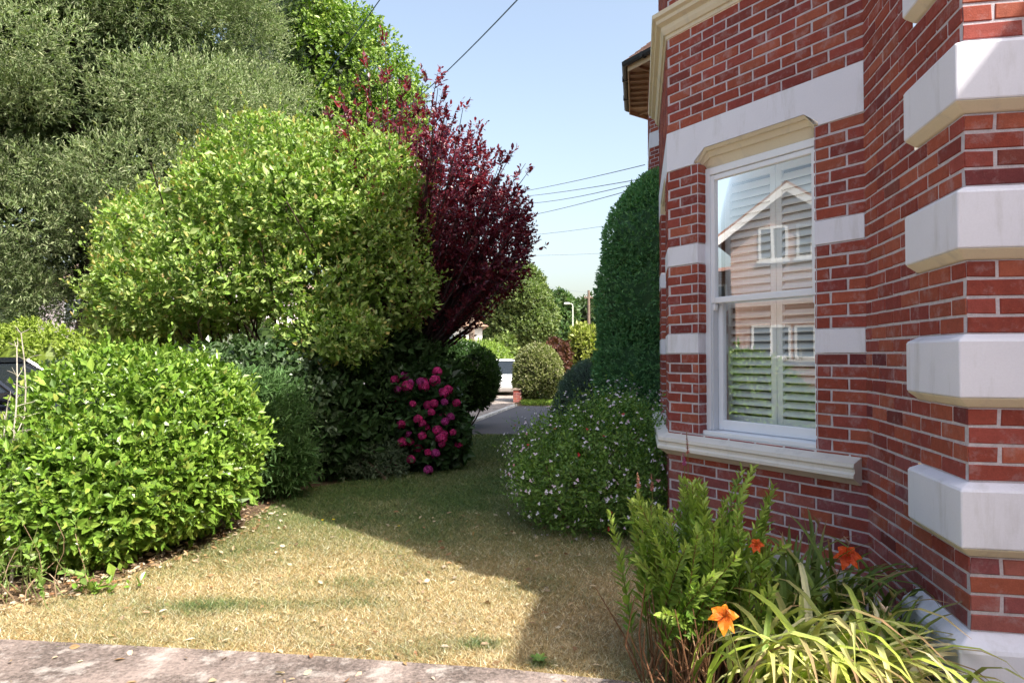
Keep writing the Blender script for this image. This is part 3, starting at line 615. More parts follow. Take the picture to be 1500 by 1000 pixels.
shoots(cb,P,D,7,Ls,.068,.55,PC,.85,LEAF_HEX,.3,.15)
extra=[(-.5,10.4,3.0),(-.4,10.5,3.0),(-.7,10.5,3.4),(-1.3,10.5,3.9),(-1.05,10.5,4.3),(-.35,10.6,3.5),(-.9,10.4,3.2)]
P,Nn=lump_pts([(*p,.58,.6,.6) for p in extra],5200,.6,.15); shoots(cb,P,nrm(Nn+np.array((.2,0,.6))),6,.2,.066,.55,PC,.85,LEAF_HEX,.3,.15)
cb.build('crown',M['leaf_purple'],pl); tb.build('trunk',M['bark'],pl)
# ================================================================== RIGHT SIDE PLANTING
sl=[(.75,6.15,.42,.72,.62,.46),(.55,5.85,.38,.52,.45,.40),(1.05,6.3,.62,.55,.5,.48),(.85,6.5,.72,.50,.45,.42),(.4,6.35,.55,.42,.45,.38),(1.0,5.75,.35,.45,.35,.34)]
sv=bush('flowering_sage',(.78,6.1,0),'loose rounded sage bush dotted with small pale pink and white flowers beside the bay window','shrub',sl,
     5200,7,.15,.030,.55,[(.15,.27,.05),(.19,.31,.06),(.11,.21,.05),(.24,.35,.08)],M['leaf'],.9,LEAF_KITE,.3,.6,.35,.18,(.04,.07,.02),.72,nst=16,inner=3500,stray=.05,stemcol=(.12,.12,.05))
P,Nn=lump_pts(sl,2000,.02,.15,.95); k=(Nn[:,1]<.45); P,Nn=P[k],Nn[k]; P=P[:950]; Nn=Nn[:950]
sprig=MB(); fl0=None
P=P+Nn*rng.uniform(.0,.14,(len(P),1))+np.array((0,0,.04))
order=np.argsort(np.linalg.norm(P-np.array((0,0,1.5)),axis=1)); P,Nn=P[order],Nn[order]
FC=[(.80,.68,.76),(.84,.78,.84),(.74,.56,.66),(.86,.82,.86)]; RED=[(.55,.03,.04),(.65,.30,.34)]
def petalset(mb,c,nv,col,s=.017):
    A=nrm(np.cross(nv,rng.normal(size=3)))[None]; B=np.cross(nv,A[0])[None]; N1=np.array(nv)[None]
    cc=np.array(col)[None]*rng.uniform(.9,1.08)
    for ax in (A,-A,B): put_leaves(mb,np.array(c)[None],ax+.3*N1,N1,s,.85,cc,LEAF_HEX)
protos=[]
for v in range(6):
    m=MB(); petalset(m,(0,0,0),nrm(np.array((rng.normal()*.4,-.7,.7))),(FC+RED[:1]+FC[:1])[v] if v<5 else RED[1],.015)
    m.tube([(0,0.001,-.004),(0,.02,-.035)],.0012,4,(.12,.14,.05))
    o=m.build('flower',M['petal']); protos.append(o)
rest=MB(); np_=0
for i in range(len(P)):
    v=rng.choice(6,p=[.28,.3,.2,.17,.03,.02]); 
    if i<100:
        src=protos[v]; o=src if not src.get('used') else src.copy()
        if src.get('used'): C.objects.link(o)
        src['used']=1; o.parent=sv; o.location=P[i]-np.array((.78,6.1,0)); o.rotation_euler=(rng.normal()*.3,rng.normal()*.3,rng.uniform(-1,1)); s=rng.uniform(.9,1.5); o.scale=(s,s,s)
    else:
        petalset(rest,P[i],nrm(Nn[i]+np.array((0,-.4,.4))),(FC+RED)[v],.0145*rng.uniform(.7,1.35))
for o in protos:
    if 'used' in o: del o['used']
    if o.parent is None: bpy.data.objects.remove(o)
for o in bpy.data.objects:
    if 'used' in o: del o['used']
r=rest.build('flowers',M['petal'],sv); r['kind']='stuff'
# thin flower wands of the sage
mb=MB()
for i in range(0,len(P),3):
    q=P[i]; mb.tube([q-Nn[i]*.16-np.array((0,0,.10)),q-Nn[i]*.05,q],.0016,4,(.11,.14,.05))
mb.build('flower_stems',M['leaf'],sv)['kind']='stuff'
# ------------------------------------------------ loosestrife
ls=empty('loosestrife_clump',(.84,3.2,0),'upright bushy plant with narrow yellow green leaves and pink flower spikes below the window','plant')
fb=MB(); stb=MB(); cb0=np.array((.88,3.2,0.))
stems=[]
for i in range(68):
    a=rng.uniform(0,6.28); r=rng.uniform(0,.24)**.9; p=cb0+np.array((math.cos(a)*r*1.15,math.sin(a)*r*.8,-.02))
    tip=cb0+np.array((math.cos(a)*r*1.35+rng.normal()*.06,.10+math.sin(a)*r*1.5+rng.normal()*.06,rng.uniform(.55,.92)*(1-.5*r)))
    stems.append((p,tip))
for t in ((px(1100,688,3.4)),(px(1130,712,3.35)),(px(1085,690,3.45)),(px(1143,800,2.85)),(px(1003,800,2.85)),(px(1075,815,2.8)),(px(935,735,3.2)),(px(960,790,3.1)),(px(1045,770,2.85)),(px(935,820,3.1)),(px(1042,842,2.8)),(px(1118,745,3.2)),(px(970,895,2.8)),(px(1060,735,3.3))):
    stems.append((cb0+np.array((*rng.normal(size=2)*.12,-.02)),np.array(t)))
for p,tip in stems:
    n=9; t=np.linspace(0,1,n)[:,None]; mid=(p+tip)/2+np.array((*((tip-p)[:2]*-.18),.06)); pts=(1-t)**2*p+2*t*(1-t)*mid+t*t*tip
    stb.tube(pts,np.linspace(.0042,.0018,n),5,(.26,.14,.07) if rng.random()<.7 else (.17,.17,.05))
    L=np.linalg.norm(tip-p); k=int(L/.031); tt=np.linspace(.42 if rng.random()<.7 else .25,1,k)[:,None]; c=(1-tt)**2*p+2*tt*(1-tt)*mid+tt*tt*tip
    d=nrm(tip-mid); D,U,Vv=basis(np.tile(d,(k,1)))
    bright=max(0.,min(1.,(3.62-tip[1])/.3))
    for s in range(2):
        an=np.arange(k)*1.57+s*math.pi+.3*rng.normal(size=k)
        U0=U[0]; V0=Vv[0]; Rr=np.cos(an)[:,None]*U0+np.sin(an)[:,None]*V0
        A=nrm(D*.75+Rr*(.85-.35*tt)); Nn=nrm(D-.5*Rr+.2*rng.normal(size=(k,3)))
        sz=(.084*(1-.45*tt[:,0]**2))*rng.uniform(.75,1.2,k)
        cc=palette([(.14,.29,.04),(.19,.34,.05),(.11,.22,.035)],k)*(1-tt)+palette([(.26,.36,.06),(.32,.40,.09)],k)*tt
        put_leaves(fb,c,A,Nn,sz,.40,cc,LEAF_HEX)
    # side shoots
    ks=rng.integers(1,3); q=rng.uniform(.5,.85,ks)[:,None]; sp_=(1-q)**2*p+2*q*(1-q)*mid+q*q*tip
    shoots(fb,sp_,nrm(d+.6*rng.normal(size=(ks,3))),8,.10,.040,.34,[(.15,.27,.04),(.24,.34,.06)],.75,LEAF_HEX,.2,.3)
fb.build('foliage',M['leaf'],ls)
for i in range(110):          # dry stalks at the foot
    a=rng.uniform(0,6.28); r=rng.uniform(.05,.30); p=cb0+np.array((math.cos(a)*r,math.sin(a)*r*.8-.12,-.02)); q=p+np.array((rng.normal()*.10,rng.normal()*.08-.03,rng.uniform(.12,.5)))
    m=(p+q)/2+rng.normal(size=3)*.03; stb.tube([p,m,q],[.005,.004,.002],5,random.choice([(.30,.15,.08),(.42,.25,.14),(.22,.11,.06)]))
stb.build('stems',M['leaf_matt'],ls)
for (x,y0,y1,Y,c) in ((1007,632,665,3.85,(.55,.24,.24)),(935,692,715,3.55,(.58,.30,.26)),(955,693,720,3.55,(.50,.25,.22)),(1011,722,742,3.6,(.62,.12,.40)),(1002,664,682,3.85,(.60,.16,.42))):
    mb=MB(); a=px(x,y1,Y); b=px(x-2,y0,Y); m=70; t=rng.random((m,1)); c0=a+(b-a)*t; an=rng.random(m)*6.28
    A=np.stack([np.cos(an),np.sin(an),.7+0*an],1); put_leaves(mb,c0,A,np.tile((0,0,1.),(m,1)),.017*(1.15-.8*t[:,0]),.6,palette([c,tuple(np.array(c)*1.25)],m),LEAF_KITE)
    mb.tube([a-np.array((0,0,.12)),a,b],.0022,5,(.2,.2,.06)); mb.build('flower_spike',M['petal'],ls)
# ------------------------------------------------ day lilies
def blade(mb,p,az,L,h,w,col,tipcol,droop=1.,n=9):
    t=np.linspace(0,1,n); dirx=np.array((math.cos(az),math.sin(az)))
    # arc: rises then bends over
    th=np.radians(86+rng.normal()*5)-np.radians(50+78*droop)*t**1.35
    ds=L/(n-1); r=np.concatenate([[0],np.cumsum(np.cos(th[:-1])*ds)]); z=np.concatenate([[0],np.cumsum(np.sin(th[:-1])*ds)])
    pts=np.stack([p[0]+dirx[0]*r,p[1]+dirx[1]*r,p[2]+np.maximum(z*h,-p[2]+.015)],1)
    tw=rng.normal()*.4; side=np.array((-dirx[1],dirx[0],0.)); tan=nrm(np.gradient(pts,axis=0)); V=[]
    for i in range(n):
        ww=w*(1-t[i]**3)*(.65+.6*min(1,t[i]*3))*.5+.0006; nn=np.cross(side,tan[i])*-1; s=nrm(side*math.cos(tw*t[i])+nn*math.sin(tw*t[i])); nn=np.cross(tan[i],s)
        V+= [pts[i]+s*ww+nn*ww*.35,pts[i],pts[i]-s*ww+nn*ww*.35]
    F=[]
    for i in range(n-1):
        for k in range(2): F.append((3*i+k,3*i+k+1,3*i+4+k,3*i+3+k))
    cc=np.array(col)[None]*(1-t[:,None]**2)+np.array(tipcol)[None]*t[:,None]**2
    if rng.random()<.6: bt=np.clip((t[:,None]-rng.uniform(.72,.92))*9,0,1); cc=cc*(1-bt)+np.array((.34,.21,.11))*bt
    mb.raw(V,[i for f in F for i in f],[4]*len(F),np.repeat(cc,3,0))
def lily_flower(c,cols,parent,s=.062,face=(-.3,-.8,.5)):
    mb=MB(); d=nrm(np.array(face)); _,U,Vv=basis(d[None]); U=U[0];Vv=Vv[0]
    for i in range(6):
        an=i*math.pi/3+rng.normal()*.1; r=math.cos(an)*U+math.sin(an)*Vv; n=6; t=np.linspace(0,1,n); V=[]
        for q in t:
            cen=np.array(c)+d*(.75*s*(q-.55*q**3))+r*s*(q**1.3)*1.0-np.array((0,0,1))*s*.25*q**3
            w=s*(.40 if i%2 else .28)*math.sin(math.pi*min(1,.12+.86*q)); sd=np.cross(d,r)
            V+=[cen+sd*w+d*w*.3*math.sin(9*q+i),cen-d*.1*w,cen-sd*w+d*w*.3*math.cos(8*q)]
        F=[(3*a+k,3*a+k+1,3*a+4+k,3*a+3+k) for a in range(n-1) for k in range(2)]
        cc=np.array(cols[0])[None]*(t[:,None])+np.array(cols[1])[None]*(1-t[:,None])
        mb.raw(V,[x for f in F for x in f],[4]*len(F),np.repeat(cc,3,0))
    for i in range(5):
        an=i*1.3; r=math.cos(an)*U+math.sin(an)*Vv; mb.tube([np.array(c),np.array(c)+d*s*.6+r*s*.15,np.array(c)+d*s*.95+r*s*.3],.0013,4,(.5,.2,.03))
    return mb.build('flower',M['petal'],parent)
def stalk(mb,p,q,col=(.22,.24,.07),r=.004):
    p=np.array(p,float);q=np.array(q,float); m=(p+q)/2+np.array((*(-(q-p)[:2]*.2),.05)); t=np.linspace(0,1,8)[:,None]; mb.tube((1-t)**2*p+2*t*(1-t)*m+t*t*q,np.linspace(r,r*.6,8),6,col)
GR=[(.14,.24,.035),(.18,.28,.04),(.10,.18,.03)]; YE=[(.46,.58,.09),(.62,.68,.22),(.36,.52,.06),(.82,.80,.50),(.52,.62,.12)]
d1=empty('daylily_clump',(1.3,2.72,0),'sunlit daylily clump with pale yellow green arching strap leaves at the bottom right','plant','daylilies in the flower bed')
mb=MB()
for i in range(250):
    p=np.array((1.19+rng.normal()*.21,2.74+rng.normal()*.10,0.0)); az=rng.uniform(0,6.283) if i%3 else rng.uniform(math.pi*.95,2.05*math.pi)
    L=rng.uniform(.62,.98)*(.75 if abs(math.cos(az))>.5 else 1); c=np.array(random.choice(YE if rng.random()<.72 else GR))*rng.uniform(.85,1.15); tc=np.array(random.choice([(.66,.60,.28),(.46,.52,.1),(.5,.38,.2)]))
    if p[0]+math.cos(az)*L*.6<.84: continue
    blade(mb,p,az,L,1.0,rng.uniform(.019,.031),c,tc,rng.uniform(.95,1.45))
for i in range(26):
    p=np.array((1.24+rng.normal()*.18,2.72+rng.normal()*.1,0.0)); blade(mb,p,rng.uniform(0,6.28),rng.uniform(.3,.5),.9,.016,(.62,.50,.34),(.45,.28,.16),rng.uniform(1.,1.5))
mb.build('leaves',M['blade'],d1)
mb=MB()
for i in range(90):
    p=np.array((1.22+rng.normal()*.24,2.8+rng.normal()*.14,0.01)); q=p+np.array((rng.normal()*.1,rng.normal()*.1-.03,rng.uniform(.03,.2))); mb.tube([p,(p+q)/2+rng.normal(size=3)*.03,q],[.005,.004,.002],4,random.choice([(.34,.19,.10),(.50,.34,.2),(.24,.13,.07)]))
mb.build('dead_leaves',M['leaf_matt'],d1)
d2=empty('daylily_clump',(1.55,3.62,0),'shaded daylily clump with upright dark green leaves below the window sill near the corner','plant','daylilies in the flower bed')
mb=MB()
for i in range(110):
    p=np.array((1.50+rng.normal()*.16,3.4+rng.normal()*.16,0.0)); blade(mb,p,rng.uniform(0,6.283),rng.uniform(.5,.85),1.0,rng.uniform(.018,.028),np.array(random.choice(GR))*rng.uniform(.7,1.1),(.18,.22,.05),rng.uniform(.3,1.0))
for (x,y) in ((1175,755),(1188,790),(1215,785),(1165,800)):
    q=px(x,y,3.72); p=np.array((q[0]+.02,3.68,0)); h=q[2]; blade(mb,p,math.pi*.9,h*1.06,1.0,.022,(.14,.23,.035),(.2,.27,.05),-.45)
mb.build('leaves',M['blade'],d2)
d3=empty('daylily_clump',(1.72,3.08,0),'daylily clump of green leaves leaning against the white plinth at the brick corner','plant','daylilies in the flower bed')
mb=MB()
for i in range(70):
    p=np.array((1.70+rng.normal()*.08,3.08+rng.normal()*.12,0.0)); blade(mb,p,rng.uniform(0,6.283) if i%2 else rng.uniform(-.6,1.),rng.uniform(.35,.62),1.0,rng.uniform(.014,.022),np.array(random.choice(GR))*rng.uniform(.8,1.3),(.30,.30,.07),rng.uniform(.5,1.2))
mb.build('leaves',M['blade'],d3)
# flowers, buds and stalks
for par,(x,y,Y),base,cols,s in ((d2,(1238,812,3.2),(1.62,3.6,0),((.72,.10,.012),(.45,.03,.012)),.062),(d1,(1058,900,2.5),(.92,2.62,0),((.85,.30,.02),(.50,.06,.012)),.056),(d2,(1106,796,3.0),(1.38,3.64,0),((.70,.12,.015),(.50,.05,.012)),.034)):
    c=px(x,y,Y); lily_flower(c,cols,par,s); mb=MB(); stalk(mb,base,c); mb.build('flower_stalk',M['leaf'],par)
for par,(x,y,Y),base,col in ((d1,(1292,892,2.8),(1.45,2.8,0),(.70,.55,.45)),(d1,(1222,838,3.3),(1.52,3.2,0),(.66,.42,.36)),(d2,(1196,765,3.7),(1.55,3.65,0),(.45,.25,.12)),(d1,(1305,872,3.2),(1.66,3.15,0),(.55,.42,.16)),(d1,(1240,795,3.5),(1.6,3.4,0),(.66,.44,.36)),(d1,(1285,855,3.25),(1.63,3.2,0),(.5,.28,.2))):
    c=px(x,y,Y); mb=MB(); stalk(mb,base,c,(.34,.30,.12),.0032)
    mb.tube([c,c+np.array((-.012,-.01,.018)),c+np.array((-.03,-.015,.045))],[.004,.008,.002],6,col); mb.tube([c,c+np.array((.012,0,.02))],[.004,.003],5,col); mb.build('seed_stalk',M['leaf_matt'],par)
for (x,y,Y) in ((985,988,3.2),(790,968,3.36)):
    q=px(x,y,Y); e=empty('weed',(q[0],q[1],0),'small green weed at the lawn edge beside the flower bed' if x>900 else 'small green weed in the lawn where the shadow ends near the path','weed'); mb=MB()
    m=14; an=rng.random(m)*6.28; A=np.stack([np.cos(an),np.sin(an),.45+0*an],1); put_leaves(mb,np.tile((q[0],q[1],.01),(m,1)),A,np.tile((0,0,1.),(m,1)),rng.uniform(.03,.06,m),.5,palette([(.12,.26,.06),(.2,.3,.06)],m),LEAF_HEX); mb.build('leaves',M['leaf'],e)
# ------------------------------------------------ clipped conifer, blue grey bush
cl=[(2.15,9.6,1.25,1.02,.95,1.35),(2.15,9.6,2.2,.97,.92,1.3),(2.17,9.6,3.0,.88,.85,1.0),(2.22,9.65,3.45,.70,.66,.68)]
bush('clipped_conifer',(2.15,9.6,0),'tall dense dark green clipped conifer column standing beside the bay','conifer',cl,26000,5,.06,.05,.42,[(.15,.35,.15),(.21,.42,.19),(.11,.27,.11),(.27,.48,.21)],M['leaf_matt'],.7,LEAF_KITE,.15,.3,.10,.03,(.08,.18,.08),.88,nst=3)
bush('blue_grey_bush',(1.65,12.1,0),'low rounded blue grey bush beside the clipped conifer','shrub',[(1.62,12.0,.72,.82,.7,.74),(1.2,11.9,.5,.5,.55,.5)],9000,5,.08,.05,.22,[(.19,.28,.26),(.26,.36,.32),(.15,.22,.20)],M['leaf_matt'],.7,LEAF_KITE,.2,.4,.08,.05,(.06,.08,.075),.9,nst=4)
bush('round_dark_bush',(-1.0,14.2,0),'rounded dark green bush at the edge of the drive behind the hydrangea','shrub',[(-1.05,14.1,1.08,.78,.75,.66),(-1.45,13.9,1.05,.75,.7,.74),(-.80,14.0,.85,.48,.5,.45),(-1.75,13.8,.6,.55,.6,.5)],9000,5,.10,.07,.5,[(.055,.12,.03),(.075,.15,.04),(.04,.085,.025)],M['leaf'],.8,LEAF_KITE,.3,.4,.1,.06,(.03,.05,.018),.88,nst=5)
# ================================================================== TREES
def tree(name,loc,label,crown,nsh,k,length,size,width,cols,mat,trunk_r,spread=.8,tpl=LEAF_KITE,up=.2,outup=.3,inset=.25,wobble=.14,cull=.8,corecol=None,cores=.7,tipcols=None,jit=.3,barkcol=(.07,.055,.045),group=None,limbs=14,bark_h=None,scatter=0.):
    e=empty(name,loc,label,'tree',group); mb=MB(); loc=np.array(loc,float)
    P,Nn=lump_pts(crown,nsh,inset,wobble,cull); D=nrm(Nn+np.array((0,0,outup))+.35*rng.normal(size=Nn.shape))
    P=P+rng.normal(size=P.shape)*scatter
    shoots(mb,P,D,k,length,size,width,cols,spread,tpl,jit,up,tipcols)
    if corecol is not None: core(mb,crown,cores,corecol)
    mb.build('crown',mat,e)
    cr=np.asarray(crown); top=cr[:,2].max(); cen=cr[:,:3].mean(0); h=bark_h or cen[2]
    tb=MB(); n=9; t=np.linspace(0,1,n); pts=np.stack([loc[0]+(cen[0]-loc[0])*t**2*.6,loc[1]+(cen[1]-loc[1])*t**2*.6,-.1+h*t],1)+np.concatenate([np.zeros((1,3)),rng.normal(size=(n-1,3))*trunk_r*.22]); tb.tube(pts,trunk_r*(1.25-.75*t)+trunk_r*.45*np.exp(-t*14),10,barkcol)
    for i in range(limbs):
        l=cr[rng.integers(len(cr))]; s=pts[int(rng.integers(4,n))]; branch(tb,s,l[:3]*.85+s*.15,trunk_r*.32,trunk_r*.07,.10,6,7,barkcol)
    tb.build('trunk',M['bark'],e); return e
# grey-green evergreen: many flattened foliage pads
pads=[]; ctr=np.array((-10.5,16.6,8.4))
for i in range(140):
    d=nrm(rng.normal(size=3)); 
    if d[1]>.45: continue
    f=rng.uniform(.72,1.04); q=ctr+d*np.array((4.0,4.0,6.6))*f
    if q[2]<2.9: q[2]=rng.uniform(2.7,4.6)
    if abs(q[0]+9.5)<1.6 and q[2]<4.2: continue
    s=rng.uniform(.65,1.4); pads.append((*q,s*1.2,s*1.0,s*.44))
for i in range(24):
    s=rng.uniform(.8,1.35); q=(rng.uniform(-14.2,-9.2),rng.uniform(13.6,16.5),rng.uniform(2.9,7.2))
    if abs(q[0]+9.3)<1.2 and q[2]<4.2: continue
    pads.append((*q,s*1.2,s,s*.5))
tree('evergreen_tree',(-9.5,16.2,0),'huge grey green evergreen tree with layered feathery foliage at the top left, thick dark trunk',pads,105000,6,.20,.10,.26,[(.21,.28,.12),(.26,.32,.16),(.14,.20,.08),(.35,.38,.22)],M['leaf_matt'],.50,.75,LEAF_KITE,.3,.55,.45,.22,.75,None,.55,tipcols=[(.30,.36,.19),(.36,.40,.25)],limbs=34,scatter=.17)
P_=rng.normal(size=(15000,3)); P_=ctr+nrm(P_)*np.array((3.9,3.4,6.4))*(rng.random((15000,1))**.4)*.80; P_=P_[P_[:,2]>3.0]
et=[o for o in bpy.data.objects if o.name.startswith('evergreen_tree')][0]; mb=MB(); shoots(mb,P_,nrm(rng.normal(size=P_.shape)+np.array((0,-.3,.3))),4,.3,.19,.4,[(.09,.13,.06),(.11,.16,.07),(.07,.10,.04)],1.0,LEAF_KITE,.4,.2); mb.build('inner_foliage',M['leaf_matt'],et)
crown=[(-6.2,24,10.6,2.4,2.2,2.6),(-4.6,24,10.6,1.45,1.6,1.3),(-4.0,23.6,9.6,1.0,1.3,1.0),(-7.6,24,11.8,1.8,2,1.8),(-5.8,23.5,8.6,2.2,2,2.0),(-5.0,24,8.0,1.6,1.6,1.6),(-7.0,24,8.5,2.2,2,2.2),(-5.6,23,12.2,1.0,1.2,.9),(-7.,23.5,13.2,1.2,1.3,1.0),(-4.5,23,7.0,1.3,1.4,1.6),(-6.5,23,6.2,2.2,1.8,2.)]
tree('broadleaf_tree',(-6.,24.3,0),'tall bright green broadleaf tree rising behind the light green shrub against the sky',crown,15000,7,.40,.135,.62,[(.15,.25,.035),(.21,.32,.05),(.10,.18,.03)],M['leaf'],.35,1.0,LEAF_HEX,.1,.3,.5,.2,.8,(.05,.08,.02),.55,tipcols=[(.28,.36,.07)],limbs=22)
tree('dark_conifer_tree',(-8.3,22,0),'dark green conifer top between the grey green evergreen and the bright broadleaf tree',[(-8.3,22,12.6,1.3,1.2,2.2),(-8.5,22,10.5,1.7,1.5,2.),(-8.4,22,8.5,1.8,1.6,2),(-8.1,22,14.2,.9,.9,1.6)],4000,6,.35,.2,.16,[(.035,.06,.03),(.05,.08,.04)],M['leaf_matt'],.3,.7,LEAF_KITE,.1,.4,.3,.15,.8,(.02,.035,.02),.75)
def ft(name,label,x0,x1,ytop,Y,cols,seed_n=900,sz=.45,wid=.6,k=6,base=None,dark=(.04,.06,.02),group=None):
    cx=(x0+x1)/2; w=(x1-x0)/1000*Y/2; c=px(cx,ytop,Y); H=c[2]; lumps=[(c[0],Y,H*.52,w*.85,w*.8,H*.36),(c[0],Y,H*.74,w*.62,w*.6,H*.25)]
    for i in range(10):
        a=rng.uniform(0,6.28); r=rng.uniform(.3,.72)*w; zz=rng.uniform(.30,.82)*H; lumps.append((c[0]+math.cos(a)*r*(1.15-zz/H*.5),Y+math.sin(a)*r,zz,w*.38,w*.36,H*.13))
    tree(name,(c[0],Y,0),label,lumps,seed_n,k,sz*1.3,sz,wid,cols,M['leaf'],w*.09,.95,LEAF_KITE,.2,.4,.3,.12,.8,dark,.78,limbs=8,group=group,bark_h=H*.6)
ft('lime_tree','tall rounded olive green tree at the end of the street',698,822,386,48,[(.15,.21,.06),(.20,.25,.085),(.10,.15,.05)],15000,.22)
ft('street_tree','deep green tree behind the lamp post, right of the tall olive tree',780,850,430,62,[(.10,.18,.06),(.07,.13,.05),(.14,.2,.07)],4000,.4)
ft('street_tree','dark green tree behind the wooden telegraph pole',828,905,440,70,[(.06,.10,.04),(.08,.12,.05)],1500,.6)
ft('red_leaved_tree','small dark red leaved tree beyond the variegated bush',802,832,500,40,[(.10,.04,.03),(.13,.06,.04)],500,.28,dark=(.05,.02,.02))
ft('garden_tree','small yellow green tree to the right of the lamp post',832,880,478,42,[(.24,.28,.05),(.3,.33,.08)],700,.3)
ft('street_tree','bright green tree top behind the left of the tall olive tree',694,735,388,70,[(.14,.24,.06),(.18,.27,.08)],900,.7)
ft('garden_tree','small green tree in front of the tall olive tree above the hedge',722,756,494,38,[(.13,.19,.05),(.18,.22,.06)],500,.3)
# distant wood: reads as one mass
lum=[]
for x in np.arange(-95,110,5.5): 
    if -9<x<12: continue
    lum.append((x+rng.normal()*2,92+rng.normal()*6,3.5+rng.normal(),4.5,4,5.+rng.normal()*1.2))
mb=MB(); P,Nn=lump_pts(lum,6000,.2,.15); shoots(mb,P,nrm(Nn+np.array((0,0,.4))),5,1.0,.95,.6,[(.10,.14,.05),(.07,.11,.04)],.9,LEAF_KITE); core(mb,lum,.85,(.05,.07,.03)); tag(mb.build('distant_wood',M['leaf']),'far band of trees on the horizon','trees',kind='stuff')
# variegated round bush on its brick pier, lawn patch
bush('variegated_bush',(.85,22.2,0),'rounded clipped cream and green variegated bush beyond the drive','shrub',[(.84,22.2,1.0,.80,.75,.78),(.84,22.2,1.25,.66,.66,.62),(.6,22.1,.6,.55,.6,.6),(1.15,22.1,.55,.5,.6,.55)],6000,5,.11,.085,.5,[(.22,.25,.08),(.30,.31,.14),(.15,.19,.05),(.42,.40,.24)],M['leaf'],.85,LEAF_KITE,.3,.4,.1,.05,(.12,.13,.05),.88,nst=4)
e=empty('brick_pier',(.16,21.75,0),'low brick gate pier at the corner of the drive below the variegated bush','gate pier'); mb=MB(); x0,x1,y0,y1=.04,.29,21.62,21.87
for o_,u_,n_ in (((x0,y0),(1.,0),(0,-1.)),((x0,y1),(0,-1.),(-1.,0)),((x1,y0),(0,1.),(1.,0)),((x1,y1),(-1.,0),(0,1.))): brick_wall(mb,(np.array(o_),np.array(u_),np.array(n_)),.25,0,.40,mort=(.34,.24,.20))
mb.build('shaft',M['brick'],e)
mb=MB(); q=.025; mb.loft([[(x0-q,y0-q,.395),(x1+q,y0-q,.395),(x1+q,y1+q,.395),(x0-q,y1+q,.395)],[(x0-q,y0-q,.43),(x1+q,y0-q,.43),(x1+q,y1+q,.43),(x0-q,y1+q,.43)],[(x0+.06,y0+.06,.46),(x1-.06,y0+.06,.46),(x1-.06,y1-.06,.46),(x0+.06,y1-.06,.46)]],(.36,.27,.22)); mb.build('cap',M['concrete'],e)
mb=MB(); n=5000; X=rng.uniform(.3,2.9,n); Y=rng.uniform(20.3,22.2,n); P=np.stack([X,Y,0*X],1); put_leaves(mb,P,rng.normal(size=(n,3))*.4+np.array((0,0,1.)),rng.normal(size=(n,3)),rng.uniform(.08,.16,n),.16,palette([(.22,.34,.05),(.28,.38,.07)],n)); tag(mb.build('grass_verge',M['blade']),'bright green grass patch at the foot of the variegated bush','grass',kind='stuff')
def hedge(name,label,x0,x1,Y0,Y1,h,w,cols,n=3000,sz=.09):
    p=np.array((x0,Y0));q=np.array((x1,Y1)); L=np.linalg.norm(q-p); m=max(3,int(L/w*1.3)); lum=[(*(p+(q-p)*(i+.5)/m),h*.5,w*.75,w*.75,h*.55*rng.uniform(.92,1.08)) for i in range(m)]
    return bush(name,(*((p+q)/2),0),label,'hedge',lum,n,5,sz*1.5,sz,.5,cols,M['leaf'],.85,LEAF_KITE,.3,.5,.12,.08,tuple(np.array(cols[0])*.7),.86,nst=3)
hedge('garden_hedge','yellow green clipped hedge along the pavement in front of the white house',-2.2,-.55,27,33,2.0,1.0,[(.20,.30,.05),(.25,.34,.07)],3200,.12)
hedge('garden_hedge','bright yellow green hedge at the far left behind the parked dark car',-12.6,-8.2,13.9,13.6,2.0,.75,[(.25,.34,.05),(.32,.40,.07)],5200,.09)
hedge('low_hedge','dark low hedge behind the parked dark car',-12.,-7.0,12.5,12.7,1.3,.7,[(.05,.085,.04),(.07,.11,.05)],3800,.07)
hedge('garden_hedge','dark green hedge under the evergreen tree near its trunk',-9.5,-4.5,19,19.5,2.4,1.1,[(.07,.12,.03),(.10,.15,.04)],3000,.12)
# left edge: bare white twigs and weeds
e=empty('bare_twiggy_plant',(-3.52,4.75,0),'bare whitish twiggy plant at the left edge against the rounded shrub','plant'); mb=MB()
for i in range(7):
    p=np.array((-3.45+rng.normal()*.08,4.7+rng.normal()*.05,0)); q=px(rng.uniform(-25,40),rng.uniform(480,660),4.75); pts=branch(mb,p,q,.011,.003,.08,6,9,(.62,.56,.50))
    for k in range(3,9):
        for s in range(3): branch(mb,pts[k],pts[k]+np.array((rng.normal()*.06,rng.normal()*.05,.03+.05*rng.random())),.003,.001,.1,4,4,(.60,.54,.46))
mb.build('twigs',M['leaf_matt'],e)
e=empty('bramble_weeds',(-2.95,4.15,0),'straggly weeds with dry stems at the bottom left corner of the lawn','weed'); mb=MB(); tb=MB()
for i in range(46):
    p=np.array((-3.05+rng.normal()*.22,4.25+rng.normal()*.17,0)); q=p+np.array((rng.normal()*.15,rng.normal()*.12-.05,rng.uniform(.08,.5))); pts=branch(tb,p,q,.004,.0015,.2,4,6,random.choice([(.5,.38,.26),(.35,.24,.15),(.2,.24,.08)]))
    if i%5<3: shoots(mb,pts[2:],np.tile(nrm(q-p),(4,1)),4,.05,.045,.5,[(.18,.30,.06),(.24,.35,.09)],.9,LEAF_HEX,.3,.3)
mb.build('leaves',M['leaf'],e); tb.build('stems',M['leaf_matt'],e)
